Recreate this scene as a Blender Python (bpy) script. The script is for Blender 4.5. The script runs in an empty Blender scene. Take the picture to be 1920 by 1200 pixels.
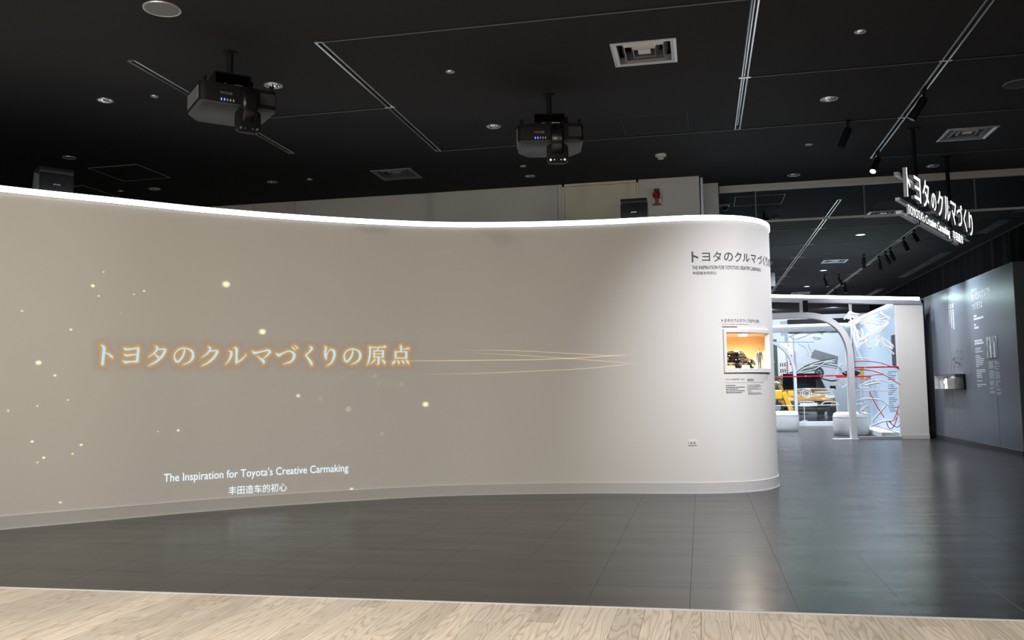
import bpy, bmesh, math, random
from mathutils import Matrix, Vector

random.seed(7)
SC = bpy.context.scene
COL = SC.collection
PI = math.pi
H = 3.64            # ceiling height

# ------------------------------------------------------------------ camera
def set_camera():
    yaw, pit, rol, f = -0.20470757, 0.07924576, -0.01627299, 1690.729
    fw = Vector((math.sin(yaw)*math.cos(pit), math.cos(yaw)*math.cos(pit), math.sin(pit)))
    r = Vector((math.cos(yaw), -math.sin(yaw), 0)); u = r.cross(fw)
    r2 = math.cos(rol)*r + math.sin(rol)*u; u2 = -math.sin(rol)*r + math.cos(rol)*u
    m = Matrix(((r2.x, u2.x, -fw.x, 0), (r2.y, u2.y, -fw.y, 0), (r2.z, u2.z, -fw.z, 1.0), (0, 0, 0, 1)))
    cd = bpy.data.cameras.new('camera'); co = bpy.data.objects.new('camera', cd); COL.objects.link(co)
    cd.sensor_width = 36; cd.lens = f/1920*36; cd.clip_start = .05; cd.clip_end = 200
    co.matrix_world = m; SC.camera = co
set_camera()

# ------------------------------------------------------------------ world + exposure
w = bpy.data.worlds.new('world'); SC.world = w; w.use_nodes = True
w.node_tree.nodes['Background'].inputs[0].default_value = (.6, .7, .9, 1)
w.node_tree.nodes['Background'].inputs[1].default_value = 0.0
vs = SC.view_settings
vs.view_transform = 'Standard'; vs.look = 'None'; vs.exposure = 0; vs.gamma = 1; vs.use_curve_mapping = False

def lamp(name, kind, loc, power, color=(1, 1, 1), aim=None, size=.1, cone=100, blend=.6):
    ld = bpy.data.lights.new(name, kind); ld.energy = power; ld.color = color
    if kind == 'SPOT': ld.spot_size = math.radians(cone); ld.spot_blend = blend; ld.shadow_soft_size = size
    elif kind == 'AREA': ld.shape = 'DISK'; ld.size = size; ld.spread = math.radians(cone)
    else: ld.shadow_soft_size = size
    lo = bpy.data.objects.new(name, ld); COL.objects.link(lo); lo.location = loc
    d = (Vector(aim)-Vector(loc)) if aim else Vector((0, 0, -1))
    lo.rotation_euler = d.to_track_quat('-Z', 'Y').to_euler()
    return lo
WARM = (1, .925, .82); COOL = (.93, .94, 1.0); BLUE = (.80, .89, 1.0)
# added, unseen lobby lamps on the ceiling grid, lighting floor and curved wall
LOBBY = [(x, y) for y in (-1.0, .6, 2.17) for x in (-5.1, -3.5, -1.94, -.36, 1.24)]
WASH = {-5.1: 182, -3.5: 140, -1.94: 112, -.36: 94, 1.24: 80}
for x, y in LOBBY:
    if y > 1:      # the added front row is tilted to brighten the curved wall
        lamp('added_wall_wash_lamp', 'SPOT', (x, y, H-.03), WASH[x], WARM, (x*.92-.3, 8.4-.06*x*x, 1.45), size=.05, cone=95, blend=1.0)
    else:
        lamp('added_lobby_lamp', 'SPOT', (x, y, H-.03), 225, WARM, (x, y+(1.9 if y > 0 else .9), 0), size=.06, cone=120, blend=.9)
# lamps beyond the glass barrier: seen downlights plus added ones, as over the pouf
for x, y, p, aim in ((2.2, 18.75, 420, (2.6, 20.2, 0)), (2.82, 21.44, 520, None), (2.82, 24.74, 500, None), (.6, 19.9, 600, None), (.6, 22.5, 600, None), (2.0, 27.5, 1000, None), (4.0, 27.0, 800, None),
                     (4.4, 31.5, 430, (4.6, 34.4, 1.6)), (2.4, 31.5, 420, (2.6, 34.4, 1.4))):
    lamp('gallery_downlight_or_added_lamp', 'SPOT', (x, y, H-.03), p, BLUE, aim, size=.08, cone=140, blend=.8)
for x, y, p in ((2.82, 16.55, 370), (.6, 15.2, 320)):
    lamp('gallery_front_fill_lamp', 'SPOT', (x, y, H-.03), p, COOL, (3.5, 18.2, .5), size=.08, cone=90, blend=1.0)  # lamps added to brighten the pillar front; one shares a downlight's place

# ------------------------------------------------------------------ mesh builder
class MB:
    def __init__(s, M=None): s.v = []; s.f = []; s.mi = []; s.M = M or Matrix(); s.cur = 0; s.col = None
    def add(s, vs_, fs):
        b = len(s.v)
        s.v += [tuple(s.M @ Vector(p)) for p in vs_]
        for f in fs: s.f.append([b+i for i in f]); s.mi.append(s.cur)
        return s
    def box(s, x0, x1, y0, y1, z0, z1):
        return s.add([(x0,y0,z0),(x1,y0,z0),(x1,y1,z0),(x0,y1,z0),(x0,y0,z1),(x1,y0,z1),(x1,y1,z1),(x0,y1,z1)],
                     [(3,2,1,0),(4,5,6,7),(0,1,5,4),(1,2,6,5),(2,3,7,6),(3,0,4,7)])
    def quad(s, *p): return s.add(p, [tuple(range(len(p)))])
    def rings(s, rings, close=True, cap0=True, cap1=True):
        n = len(rings[0]); V = [p for r in rings for p in r]; F = []
        for i in range(len(rings)-1):
            for k in range(n if close else n-1):
                k2 = (k+1) % n; F.append((i*n+k, i*n+k2, (i+1)*n+k2, (i+1)*n+k))
        if cap0: F.append(tuple(range(n))[::-1])
        if cap1: F.append(tuple(range((len(rings)-1)*n, len(rings)*n)))
        return s.add(V, F)
    def cyl(s, p0, p1, r0, r1=None, n=16, caps=True):
        r1 = r0 if r1 is None else r1
        p0, p1 = Vector(p0), Vector(p1); d = (p1-p0).normalized()
        a = d.orthogonal().normalized(); b = d.cross(a)
        R = [[tuple(p+(a*math.cos(2*PI*k/n)+b*math.sin(2*PI*k/n))*r) for k in range(n)] for p, r in ((p0, r0), (p1, r1))]
        return s.rings(R, True, caps, caps)
    def lathe(s, prof, c=(0, 0, 0), n=24, cap0=False, cap1=False):
        R = [[(c[0]+r*math.cos(2*PI*k/n), c[1]+r*math.sin(2*PI*k/n), c[2]+z) for k in range(n)] for r, z in prof]
        return s.rings(R, True, cap0, cap1)
    def tube(s, pts, r, n=6, closed=False):
        P = [Vector(p) for p in pts]; R = []; m = len(P)
        for i, p in enumerate(P):
            d = (P[(i+1) % m]-P[i-1]) if closed else (P[min(i+1, m-1)]-P[max(i-1, 0)])
            d = d.normalized() if d.length > 1e-9 else Vector((1, 0, 0))
            a = d.cross(Vector((0, 0, 1)));  a = a if a.length > .05 else d.cross(Vector((0, 1, 0)))
            a.normalize(); b = d.cross(a)
            rr = r[i] if isinstance(r, (list, tuple)) else r
            R.append([tuple(p+(a*math.cos(2*PI*k/n)+b*math.sin(2*PI*k/n))*rr) for k in range(n)])
        if closed: R.append(R[0])
        return s.rings(R, True, not closed, not closed)
    def prism(s, poly, z0, z1):
        n = len(poly)
        return s.rings([[(x, y, z0) for x, y in poly], [(x, y, z1) for x, y in poly]])
    def build(s, name, mat, parent=None, smooth=False, bevel=0, seg=2, loc=None, recalc=True):
        me = bpy.data.meshes.new(name); me.from_pydata(s.v, [], s.f)
        mats = mat if isinstance(mat, (list, tuple)) else [mat]
        for m in mats: me.materials.append(m)
        if len(mats) > 1: me.polygons.foreach_set('material_index', s.mi)
        if bevel or recalc:
            bm = bmesh.new(); bm.from_mesh(me)
            if recalc: bmesh.ops.recalc_face_normals(bm, faces=bm.faces)
            if bevel:
                es = [e for e in bm.edges if len(e.link_faces) == 2 and e.calc_face_angle(0) > .5]
                bmesh.ops.bevel(bm, geom=es, offset=bevel, segments=seg, profile=.6, affect='EDGES')
            bm.to_mesh(me); bm.free()
        if smooth:
            me.polygons.foreach_set('use_smooth', [True]*len(me.polygons))
            if hasattr(me, 'set_sharp_from_angle'): me.set_sharp_from_angle(angle=math.radians(38))
        o = bpy.data.objects.new(name, me); COL.objects.link(o)
        if parent: o.parent = parent
        if loc: o.location = loc
        return o

def tag(o, label=None, cat=None, group=None, kind=None):
    if label: o['label'] = label
    if cat: o['category'] = cat
    if group: o['group'] = group
    if kind: o['kind'] = kind
    return o
def thing(name, label, cat, loc=(0, 0, 0), rz=0, group=None):
    o = bpy.data.objects.new(name, None); COL.objects.link(o); o.empty_display_size = .05
    o.location = loc; o.rotation_euler = (0, 0, rz)
    return tag(o, label, cat, group)
def copy_tree(o, parent=None):
    c = o.copy(); COL.objects.link(c); c.parent = parent
    for ch in list(o.children): copy_tree(ch, c)
    return c
def struct(o, label): return tag(o, label, kind='structure')
def rrect(w, d, r, n=5, cx=0, cy=0):
    P = []
    for qx, qy, a0 in ((1, 1, 0), (-1, 1, 90), (-1, -1, 180), (1, -1, 270)):
        for k in range(n+1):
            a = math.radians(a0+90*k/n); P.append((cx+qx*(w/2-r)+r*math.cos(a), cy+qy*(d/2-r)+r*math.sin(a)))
    return P
XZ = Matrix.Rotation(PI/2, 4, 'X')      # maps (x,y,z) -> (x,-z,y): a prism drawn in x,y stands upright

# ------------------------------------------------------------------ materials
def nt(name):
    m = bpy.data.materials.new(name); m.use_nodes = True
    return m, m.node_tree, m.node_tree.nodes['Principled BSDF']
def mat(name, col, rough=.5, metal=0, var=.06, scale=30, bump=0, bscale=200, spec=.5, coat=0):
    m, t, b = nt(name); N, L = t.nodes, t.links
    b.inputs['Roughness'].default_value = rough; b.inputs['Metallic'].default_value = metal
    b.inputs['Specular IOR Level'].default_value = spec
    if coat: b.inputs['Coat Weight'].default_value = coat; b.inputs['Coat Roughness'].default_value = .08
    tc = N.new('ShaderNodeTexCoord'); no = N.new('ShaderNodeTexNoise'); no.inputs['Scale'].default_value = scale; no.inputs['Detail'].default_value = 3
    L.new(tc.outputs['Object'], no.inputs['Vector'])
    mx = N.new('ShaderNodeMix'); mx.data_type = 'RGBA'
    mx.inputs[6].default_value = (*[c*(1-var) for c in col], 1); mx.inputs[7].default_value = (*[min(1, c*(1+var)) for c in col], 1)
    L.new(no.outputs['Fac'], mx.inputs[0]); L.new(mx.outputs[2], b.inputs['Base Color'])
    if bump:
        n2 = N.new('ShaderNodeTexNoise'); n2.inputs['Scale'].default_value = bscale; L.new(tc.outputs['Object'], n2.inputs['Vector'])
        bp = N.new('ShaderNodeBump'); bp.inputs['Strength'].default_value = bump; bp.inputs['Distance'].default_value = .002
        L.new(n2.outputs['Fac'], bp.inputs['Height']); L.new(bp.outputs['Normal'], b.inputs['Normal'])
    return m
def emit(name, col, strength):
    m, t, b = nt(name); N, L = t.nodes, t.links
    e = N.new('ShaderNodeEmission'); e.inputs[1].default_value = strength
    tc = N.new('ShaderNodeTexCoord'); no = N.new('ShaderNodeTexNoise'); no.inputs['Scale'].default_value = 8
    mx = N.new('ShaderNodeMix'); mx.data_type = 'RGBA'; L.new(tc.outputs['Object'], no.inputs['Vector']); L.new(no.outputs['Fac'], mx.inputs[0])
    mx.inputs[6].default_value = (*[c*.97 for c in col], 1); mx.inputs[7].default_value = (*col, 1)
    L.new(mx.outputs[2], e.inputs[0]); L.new(e.outputs[0], N['Material Output'].inputs[0]); N.remove(b)
    return m
def projected(name, col, strength, attr=False):
    """light of a projected picture: adds to whatever the wall already shows"""
    m, t, b = nt(name); N, L = t.nodes, t.links; N.remove(b)
    e = N.new('ShaderNodeEmission'); e.inputs[0].default_value = (*col, 1); e.inputs[1].default_value = strength
    if attr:
        a = N.new('ShaderNodeAttribute'); a.attribute_name = 'beam'; p = N.new('ShaderNodeMath'); p.operation = 'MULTIPLY'; p.inputs[1].default_value = strength
        L.new(a.outputs['Fac'], p.inputs[0]); L.new(p.outputs[0], e.inputs[1])
    tr = N.new('ShaderNodeBsdfTransparent'); ad = N.new('ShaderNodeAddShader')
    L.new(tr.outputs[0], ad.inputs[0]); L.new(e.outputs[0], ad.inputs[1]); L.new(ad.outputs[0], N['Material Output'].inputs[0])
    return m
def projected_color(name):
    """picture light with its own colour and coverage per point"""
    m, t, b = nt(name); N, L = t.nodes, t.links; N.remove(b)
    a = N.new('ShaderNodeAttribute'); a.attribute_name = 'beamcol'
    e = N.new('ShaderNodeEmission'); L.new(a.outputs['Color'], e.inputs[0]); e.inputs[1].default_value = 1
    tr = N.new('ShaderNodeBsdfTransparent'); mx = N.new('ShaderNodeMixShader'); L.new(a.outputs['Alpha'], mx.inputs[0])
    L.new(tr.outputs[0], mx.inputs[1]); L.new(e.outputs[0], mx.inputs[2]); L.new(mx.outputs[0], N['Material Output'].inputs[0])
    return m
def glass(name, tint=(.96, .98, .98), ior=1.45):
    m, t, b = nt(name); N, L = t.nodes, t.links; N.remove(b)
    tr = N.new('ShaderNodeBsdfTransparent'); tr.inputs[0].default_value = (*tint, 1)
    gl = N.new('ShaderNodeBsdfGlossy'); gl.inputs['Roughness'].default_value = .02
    fr = N.new('ShaderNodeFresnel'); ge = N.new('ShaderNodeNewGeometry'); mr = N.new('ShaderNodeMapRange')   # a thin pane: the same reflectance from both sides
    mr.inputs[3].default_value = ior; mr.inputs[4].default_value = 1/ior; L.new(ge.outputs['Backfacing'], mr.inputs[0]); L.new(mr.outputs[0], fr.inputs[0])
    mx = N.new('ShaderNodeMixShader'); L.new(fr.outputs[0], mx.inputs[0]); L.new(tr.outputs[0], mx.inputs[1]); L.new(gl.outputs[0], mx.inputs[2])
    L.new(mx.outputs[0], N['Material Output'].inputs[0]); return m

def floor_tile_mat():
    m, t, b = nt('charcoal_vinyl_tile'); N, L = t.nodes, t.links
    g = N.new('ShaderNodeNewGeometry')
    mp = N.new('ShaderNodeMapping'); mp.inputs['Scale'].default_value = (.8, 3.2, 1); L.new(g.outputs['Position'], mp.inputs[0])
    n1 = N.new('ShaderNodeTexNoise'); n1.inputs['Scale'].default_value = 1.6; n1.inputs['Detail'].default_value = 5; L.new(mp.outputs[0], n1.inputs[0])
    oi = N.new('ShaderNodeObjectInfo')
    mx = N.new('ShaderNodeMix'); mx.data_type = 'RGBA'; mx.inputs[6].default_value = (.013, .013, .0145, 1); mx.inputs[7].default_value = (.026, .0255, .027, 1)
    L.new(n1.outputs['Fac'], mx.inputs[0]); L.new(mx.outputs[2], b.inputs['Base Color'])
    mr = N.new('ShaderNodeMapRange'); mr.inputs[3].default_value = .19; mr.inputs[4].default_value = .30; L.new(n1.outputs['Fac'], mr.inputs[0]); L.new(mr.outputs[0], b.inputs['Roughness'])
    mp2 = N.new('ShaderNodeMapping'); mp2.inputs['Scale'].default_value = (1.2, 5, 1); L.new(g.outputs['Position'], mp2.inputs[0])
    n2 = N.new('ShaderNodeTexNoise'); n2.inputs['Scale'].default_value = 1.1; n2.inputs['Detail'].default_value = 2; L.new(mp2.outputs[0], n2.inputs[0])
    n3 = N.new('ShaderNodeTexNoise'); n3.inputs['Scale'].default_value = 160; L.new(g.outputs['Position'], n3.inputs[0])
    b1 = N.new('ShaderNodeBump'); b1.inputs['Strength'].default_value = .22; b1.inputs['Distance'].default_value = .008; L.new(n2.outputs['Fac'], b1.inputs['Height'])
    b2 = N.new('ShaderNodeBump'); b2.inputs['Strength'].default_value = .12; b2.inputs['Distance'].default_value = .002; L.new(n3.outputs['Fac'], b2.inputs['Height']); L.new(b1.outputs[0], b2.inputs['Normal'])
    L.new(b2.outputs[0], b.inputs['Normal']); b.inputs['Specular IOR Level'].default_value = .43
    return m
def wood_mat():
    m, t, b = nt('pale_ash_plank'); N, L = t.nodes, t.links
    tc = N.new('ShaderNodeTexCoord'); oi = N.new('ShaderNodeObjectInfo')
    mu = N.new('ShaderNodeVectorMath'); mu.operation = 'SCALE'; mu.inputs[0].default_value = (13, 29, 17); L.new(oi.outputs['Random'], mu.inputs['Scale'])
    ad = N.new('ShaderNodeVectorMath'); ad.operation = 'ADD'; L.new(tc.outputs['Object'], ad.inputs[0]); L.new(mu.outputs[0], ad.inputs[1])
    mp = N.new('ShaderNodeMapping'); mp.inputs['Scale'].default_value = (11, .9, 1); L.new(ad.outputs[0], mp.inputs[0])
    n1 = N.new('ShaderNodeTexNoise'); n1.inputs['Scale'].default_value = 1; n1.inputs['Detail'].default_value = 1.5; n1.inputs['Roughness'].default_value = .4; L.new(mp.outputs[0], n1.inputs[0])
    m1 = N.new('ShaderNodeMath'); m1.operation = 'MULTIPLY'; m1.inputs[1].default_value = 16; L.new(n1.outputs['Fac'], m1.inputs[0])
    fr = N.new('ShaderNodeMath'); fr.operation = 'PINGPONG'; fr.inputs[1].default_value = .5; L.new(m1.outputs[0], fr.inputs[0])
    rp = N.new('ShaderNodeValToRGB'); e = rp.color_ramp.elements
    e[0].position = 0; e[0].color = (.58, .475, .37, 1); e[1].position = .5; e[1].color = (.82, .74, .645, 1)
    x = e.new(.10); x.color = (.71, .61, .51, 1); x = e.new(.28); x.color = (.79, .705, .60, 1)
    L.new(fr.outputs[0], rp.inputs[0])
    mp2 = N.new('ShaderNodeMapping'); mp2.inputs['Scale'].default_value = (130, 5, 1); L.new(ad.outputs[0], mp2.inputs[0])
    n2 = N.new('ShaderNodeTexNoise'); n2.inputs['Scale'].default_value = 1; L.new(mp2.outputs[0], n2.inputs[0])
    mr = N.new('ShaderNodeMapRange'); mr.inputs[3].default_value = .82; mr.inputs[4].default_value = 1.16; L.new(n2.outputs['Fac'], mr.inputs[0])
    mr2 = N.new('ShaderNodeMapRange'); mr2.inputs[3].default_value = .84; mr2.inputs[4].default_value = 1.12; L.new(oi.outputs['Random'], mr2.inputs[0])
    mm = N.new('ShaderNodeMath'); mm.operation = 'MULTIPLY'; L.new(mr.outputs[0], mm.inputs[0]); L.new(mr2.outputs[0], mm.inputs[1])
    vm = N.new('ShaderNodeVectorMath'); vm.operation = 'SCALE'; L.new(rp.outputs[0], vm.inputs[0]); L.new(mm.outputs[0], vm.inputs['Scale'])
    L.new(vm.outputs[0], b.inputs['Base Color']); b.inputs['Roughness'].default_value = .5
    return m

M = dict(
    ceil=mat('black_fissured_ceiling', (.034, .033, .036), .9, var=.35, scale=90, bump=.5, bscale=260, spec=.2),
    wall=mat('white_wall_paint', (.74, .72, .68), .75, var=.012, scale=3, bump=.06, bscale=500, spec=.25),
    greywall=mat('pale_grey_wall_paint', (.62, .60, .57), .75, var=.02, scale=3, bump=.06, bscale=500, spec=.25),
    cream=mat('cream_door_paint', (.66, .61, .48), .6, var=.02, scale=4),
    skirting=mat('grey_skirting_vinyl', (.60, .59, .58), .5, var=.02),
    white=mat('white_plastic', (.78, .78, .77), .4, var=.02),
    offwhite=mat('ivory_plastic', (.62, .60, .56), .45, var=.03),
    alu=mat('brushed_aluminium', (.72, .73, .75), .32, 1, var=.05, scale=60),
    alulight=mat('satin_silver_frame', (.58, .59, .63), .38, .6, var=.03, scale=40),
    archsilver=mat('pale_silver_arch', (.78, .79, .83), .35, .25, var=.03, scale=40),
    chrome=mat('polished_reflector', (.9, .92, .94), .08, 1, var=.03),
    black=mat('black_plastic', (.010, .010, .011), .5, var=.2, bump=.1, spec=.12),
    blackgloss=mat('gloss_black', (.008, .008, .009), .22, var=.1, spec=.35),
    blackmetal=mat('black_powder_coat', (.010, .010, .012), .55, var=.2, spec=.12),
    recess=mat('dark_recess', (.006, .006, .007), .8, var=.2),
    dgrey=mat('dark_grey_plastic', (.060, .063, .067), .5, var=.1, spec=.2),
    mgrey=mat('mid_grey_plastic', (.20, .21, .22), .45, var=.08),
    panel=mat('slate_grey_panel_paint', (.165, .185, .22), .33, var=.06, scale=5, spec=.5),
    curtain=mat('black_curtain_cloth', (.010, .010, .013), .85, var=.3, scale=50, bump=.3, bscale=600),
    red=mat('red_lacquer', (.62, .012, .018), .35, var=.08),
    firered=mat('fire_alarm_red', (.26, .012, .012), .4, var=.08),
    yellow=mat('machine_yellow', (.66, .37, .03), .35, var=.08, coat=.4),
    orange=mat('orange_car_paint', (.56, .30, .08), .25, .2, var=.06, coat=.8),
    rubber=mat('black_rubber', (.012, .012, .012), .7, var=.2),
    darkglass=mat('dark_tinted_window', (.012, .014, .022), .06, var=.1),
    pouf=mat('white_boucle_fabric', (.66, .65, .65), .9, var=.06, scale=120, bump=.8, bscale=400, spec=.2),
    ink=mat('dark_grey_print', (.045, .045, .055), .6, var=.05),
    whiteprint=mat('white_print', (.80, .81, .82), .6, var=.03),
    paledraw=mat('white_line_drawing', (.82, .86, .90), .6, var=.03),
    warmback=mat('warm_ochre_backdrop', (.84, .60, .31), .7, var=.03, scale=4),
    warmside=mat('pale_peach_backdrop', (.80, .66, .54), .7, var=.03, scale=4),
    tintwall=mat('screen_tinted_wall', (.46, .53, .63), .6, var=.05, scale=1.5),  # bluish light of the screens put into this wall's colour
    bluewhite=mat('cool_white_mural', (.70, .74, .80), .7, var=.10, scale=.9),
    deskwhite=mat('white_board', (.72, .73, .74), .6, var=.02),
    greenboard=mat('deep_green_board', (.03, .09, .075), .6, var=.3, scale=6),
    brass=mat('brass', (.75, .55, .25), .25, 1, var=.05),
    skin=mat('figurine_skin', (.55, .38, .28), .6, var=.05),
    suit=mat('figurine_grey_suit', (.10, .11, .13), .7, var=.08),
    glass=glass('clear_glass'), barrier=glass('smoke_barrier_glass', (.86, .88, .90), 1.5),
    tile=floor_tile_mat(), wood=wood_mat(),
    led=emit('led_strip_light', (.86, .97, 1.0), 5.0), led2=emit('gallery_led_light', (.72, 1.0, .98), 16.0),
    ledsign=emit('lit_sign_face', (.93, 1.0, .99), 3.0),
    lampface=emit('lit_lamp_lens', (1.0, .98, .95), 9.0),
    lampfar=emit('lit_downlight_lens', (.95, .98, 1.0), 3.5),
    blueled=emit('blue_indicator', (.10, .16, 1.0), 3.0),
    whiteled=emit('pale_indicator', (.7, .75, .8), .35),
    caselamp=emit('showcase_lamp', (1.0, .96, .88), 6.0),
)

WALL_PTS=[(-6.9,3.6),(-6.45,4.5),(-5.93,5.35),(-5.34,6.11),(-4.82,6.68),(-4.24,7.31),(-3.49,7.93),(-2.62,8.47),(-1.85,8.73),(-1.05,8.86),(-.40,8.885),(0.0,8.91),(.36,9.03),(.60,9.26),(.725,9.57),(.755,9.9),(.70,10.3),(.52,10.7),(.2,11.0),(-.2,11.15)]
def wall_curve():
    P=WALL_PTS; out=[]
    for i in range(1,len(P)-2):
        p0,p1,p2,p3=P[i-1:i+3]
        for k in range(24):
            t=k/24
            out.append(tuple(.5*((2*p1[j])+(-p0[j]+p2[j])*t+(2*p0[j]-5*p1[j]+4*p2[j]-p3[j])*t*t+(-p0[j]+3*p1[j]-3*p2[j]+p3[j])*t**3) for j in (0,1)))
    out.append(P[-2])
    S=[0]
    for a,b in zip(out,out[1:]): S.append(S[-1]+math.dist(a,b))
    return out,S
TITLE = [[[(2.661,1.442,0.003),(2.677,1.431,0.008),(2.686,1.413,0.012),(2.683,1.369,0.011),(2.679,1.317,0.01),(2.676,1.287,0.011),(2.678,1.274,0.005)],[(2.688,1.379,0.002),(2.717,1.369,0.005),(2.743,1.349,0.009),(2.756,1.331,0.002)]],[[(2.84,1.421,0.003),(2.857,1.408,0.009),(2.903,1.412,0.006),(2.946,1.42,0.006),(2.96,1.417,0.006)],[(2.957,1.423,0.01),(2.954,1.379,0.01),(2.949,1.308,0.01)],[(2.842,1.369,0.001),(2.858,1.357,0.008),(2.897,1.361,0.006),(2.943,1.366,0.004)],[(2.835,1.314,0.001),(2.854,1.3,0.01),(2.897,1.304,0.006),(2.948,1.307,0.008),(2.955,1.302,0.003)]],[[(3.096,1.439,0.003),(3.113,1.424,0.009),(3.103,1.397,0.007),(3.077,1.372,0.005),(3.04,1.344,0.001)],[(3.103,1.412,0.004),(3.143,1.413,0.005),(3.173,1.415,0.006),(3.184,1.401,0.009)],[(3.179,1.404,0.01),(3.152,1.351,0.01),(3.108,1.309,0.008),(3.071,1.286,0.005),(3.041,1.27,0.001)],[(3.086,1.372,0.002),(3.103,1.36,0.005),(3.124,1.34,0.009)]],[[(3.338,1.419,0.002),(3.342,1.404,0.006),(3.331,1.361,0.007),(3.309,1.326,0.008),(3.287,1.306,0.008),(3.266,1.318,0.008),(3.257,1.352,0.005),(3.267,1.387,0.004),(3.293,1.413,0.005),(3.33,1.425,0.005),(3.368,1.421,0.005),(3.403,1.401,0.009),(3.415,1.365,0.01),(3.407,1.33,0.009),(3.377,1.3,0.005),(3.328,1.28,0.001)]],[[(3.545,1.442,0.003),(3.563,1.426,0.009),(3.552,1.398,0.007),(3.525,1.369,0.005),(3.49,1.344,0.001)],[(3.56,1.401,0.004),(3.591,1.404,0.005),(3.621,1.409,0.005),(3.629,1.395,0.009)],[(3.625,1.398,0.01),(3.603,1.355,0.01),(3.564,1.314,0.008),(3.526,1.288,0.005),(3.49,1.271,0.001)]],[[(3.726,1.405,0.002),(3.748,1.394,0.009),(3.745,1.364,0.01),(3.727,1.32,0.006),(3.696,1.284,0.001)],[(3.771,1.435,0.003),(3.793,1.422,0.011),(3.793,1.364,0.009),(3.794,1.312,0.01),(3.794,1.294,0.007)],[(3.79,1.299,0.004),(3.833,1.324,0.006),(3.864,1.353,0.004),(3.882,1.379,0.001)]],[[(3.932,1.409,0.001),(3.952,1.389,0.01),(4.008,1.399,0.006),(4.064,1.413,0.007),(4.084,1.41,0.01),(4.1,1.394,0.006)],[(4.092,1.398,0.009),(4.064,1.362,0.006),(4.024,1.333,0.001)],[(3.977,1.361,0.001),(4.008,1.337,0.007),(4.035,1.313,0.012),(4.036,1.292,0.004)]],[[(4.151,1.391,0.002),(4.173,1.368,0.011),(4.21,1.387,0.006),(4.259,1.406,0.005),(4.296,1.399,0.007),(4.316,1.371,0.012),(4.304,1.329,0.009),(4.267,1.302,0.006),(4.218,1.289,0.001)],[(4.293,1.447,0.002),(4.323,1.42,0.006)],[(4.316,1.463,0.001),(4.347,1.434,0.006)]],[[(4.457,1.452,0.002),(4.481,1.435,0.01),(4.452,1.396,0.006),(4.425,1.371,0.007),(4.44,1.346,0.007),(4.465,1.313,0.011),(4.48,1.285,0.01),(4.485,1.277,0.003)]],[[(4.6,1.455,0.002),(4.613,1.438,0.009),(4.605,1.401,0.009),(4.607,1.359,0.009),(4.617,1.329,0.003)],[(4.615,1.335,0.003),(4.622,1.38,0.004),(4.64,1.413,0.003),(4.661,1.424,0.006),(4.687,1.408,0.011),(4.692,1.371,0.011),(4.674,1.317,0.008),(4.649,1.288,0.005),(4.619,1.272,0.002)]],[[(4.865,1.424,0.003),(4.868,1.408,0.005),(4.857,1.366,0.008),(4.835,1.331,0.008),(4.813,1.311,0.008),(4.793,1.323,0.008),(4.784,1.358,0.006),(4.794,1.393,0.005),(4.82,1.418,0.005),(4.857,1.429,0.005),(4.894,1.425,0.005),(4.928,1.404,0.008),(4.94,1.369,0.011),(4.931,1.334,0.009),(4.902,1.305,0.006),(4.853,1.285,0.001)]],[[(5.023,1.446,0.004),(5.11,1.446,0.004),(5.162,1.449,0.005),(5.177,1.453,0.009),(5.192,1.446,0.002)],[(5.034,1.453,0.008),(5.033,1.384,0.008),(5.023,1.325,0.007),(5.006,1.278,0.002)],[(5.118,1.44,0.006),(5.101,1.417,0.004)],[(5.073,1.417,0.007),(5.073,1.348,0.007)],[(5.16,1.417,0.009),(5.159,1.348,0.008)],[(5.071,1.412,0.004),(5.162,1.412,0.004)],[(5.075,1.382,0.003),(5.157,1.382,0.003)],[(5.075,1.353,0.004),(5.157,1.352,0.003)],[(5.116,1.35,0.009),(5.116,1.294,0.008),(5.099,1.282,0.003)],[(5.083,1.331,0.007),(5.062,1.307,0.005),(5.036,1.286,0.001)],[(5.148,1.331,0.003),(5.17,1.307,0.009),(5.177,1.286,0.004)]],[[(5.336,1.462,0.009),(5.336,1.405,0.008)],[(5.336,1.431,0.003),(5.393,1.431,0.003),(5.404,1.437,0.008),(5.419,1.429,0.001)],[(5.283,1.407,0.008),(5.283,1.339,0.008)],[(5.388,1.407,0.009),(5.387,1.336,0.009)],[(5.279,1.403,0.004),(5.392,1.403,0.004)],[(5.283,1.343,0.004),(5.388,1.342,0.004)],[(5.278,1.321,0.003),(5.265,1.3,0.01),(5.252,1.283,0.004)],[(5.304,1.321,0.003),(5.313,1.302,0.008),(5.316,1.286,0.005)],[(5.344,1.321,0.003),(5.357,1.302,0.008),(5.363,1.287,0.004)],[(5.383,1.323,0.002),(5.4,1.304,0.009),(5.413,1.285,0.005)]]]
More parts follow.
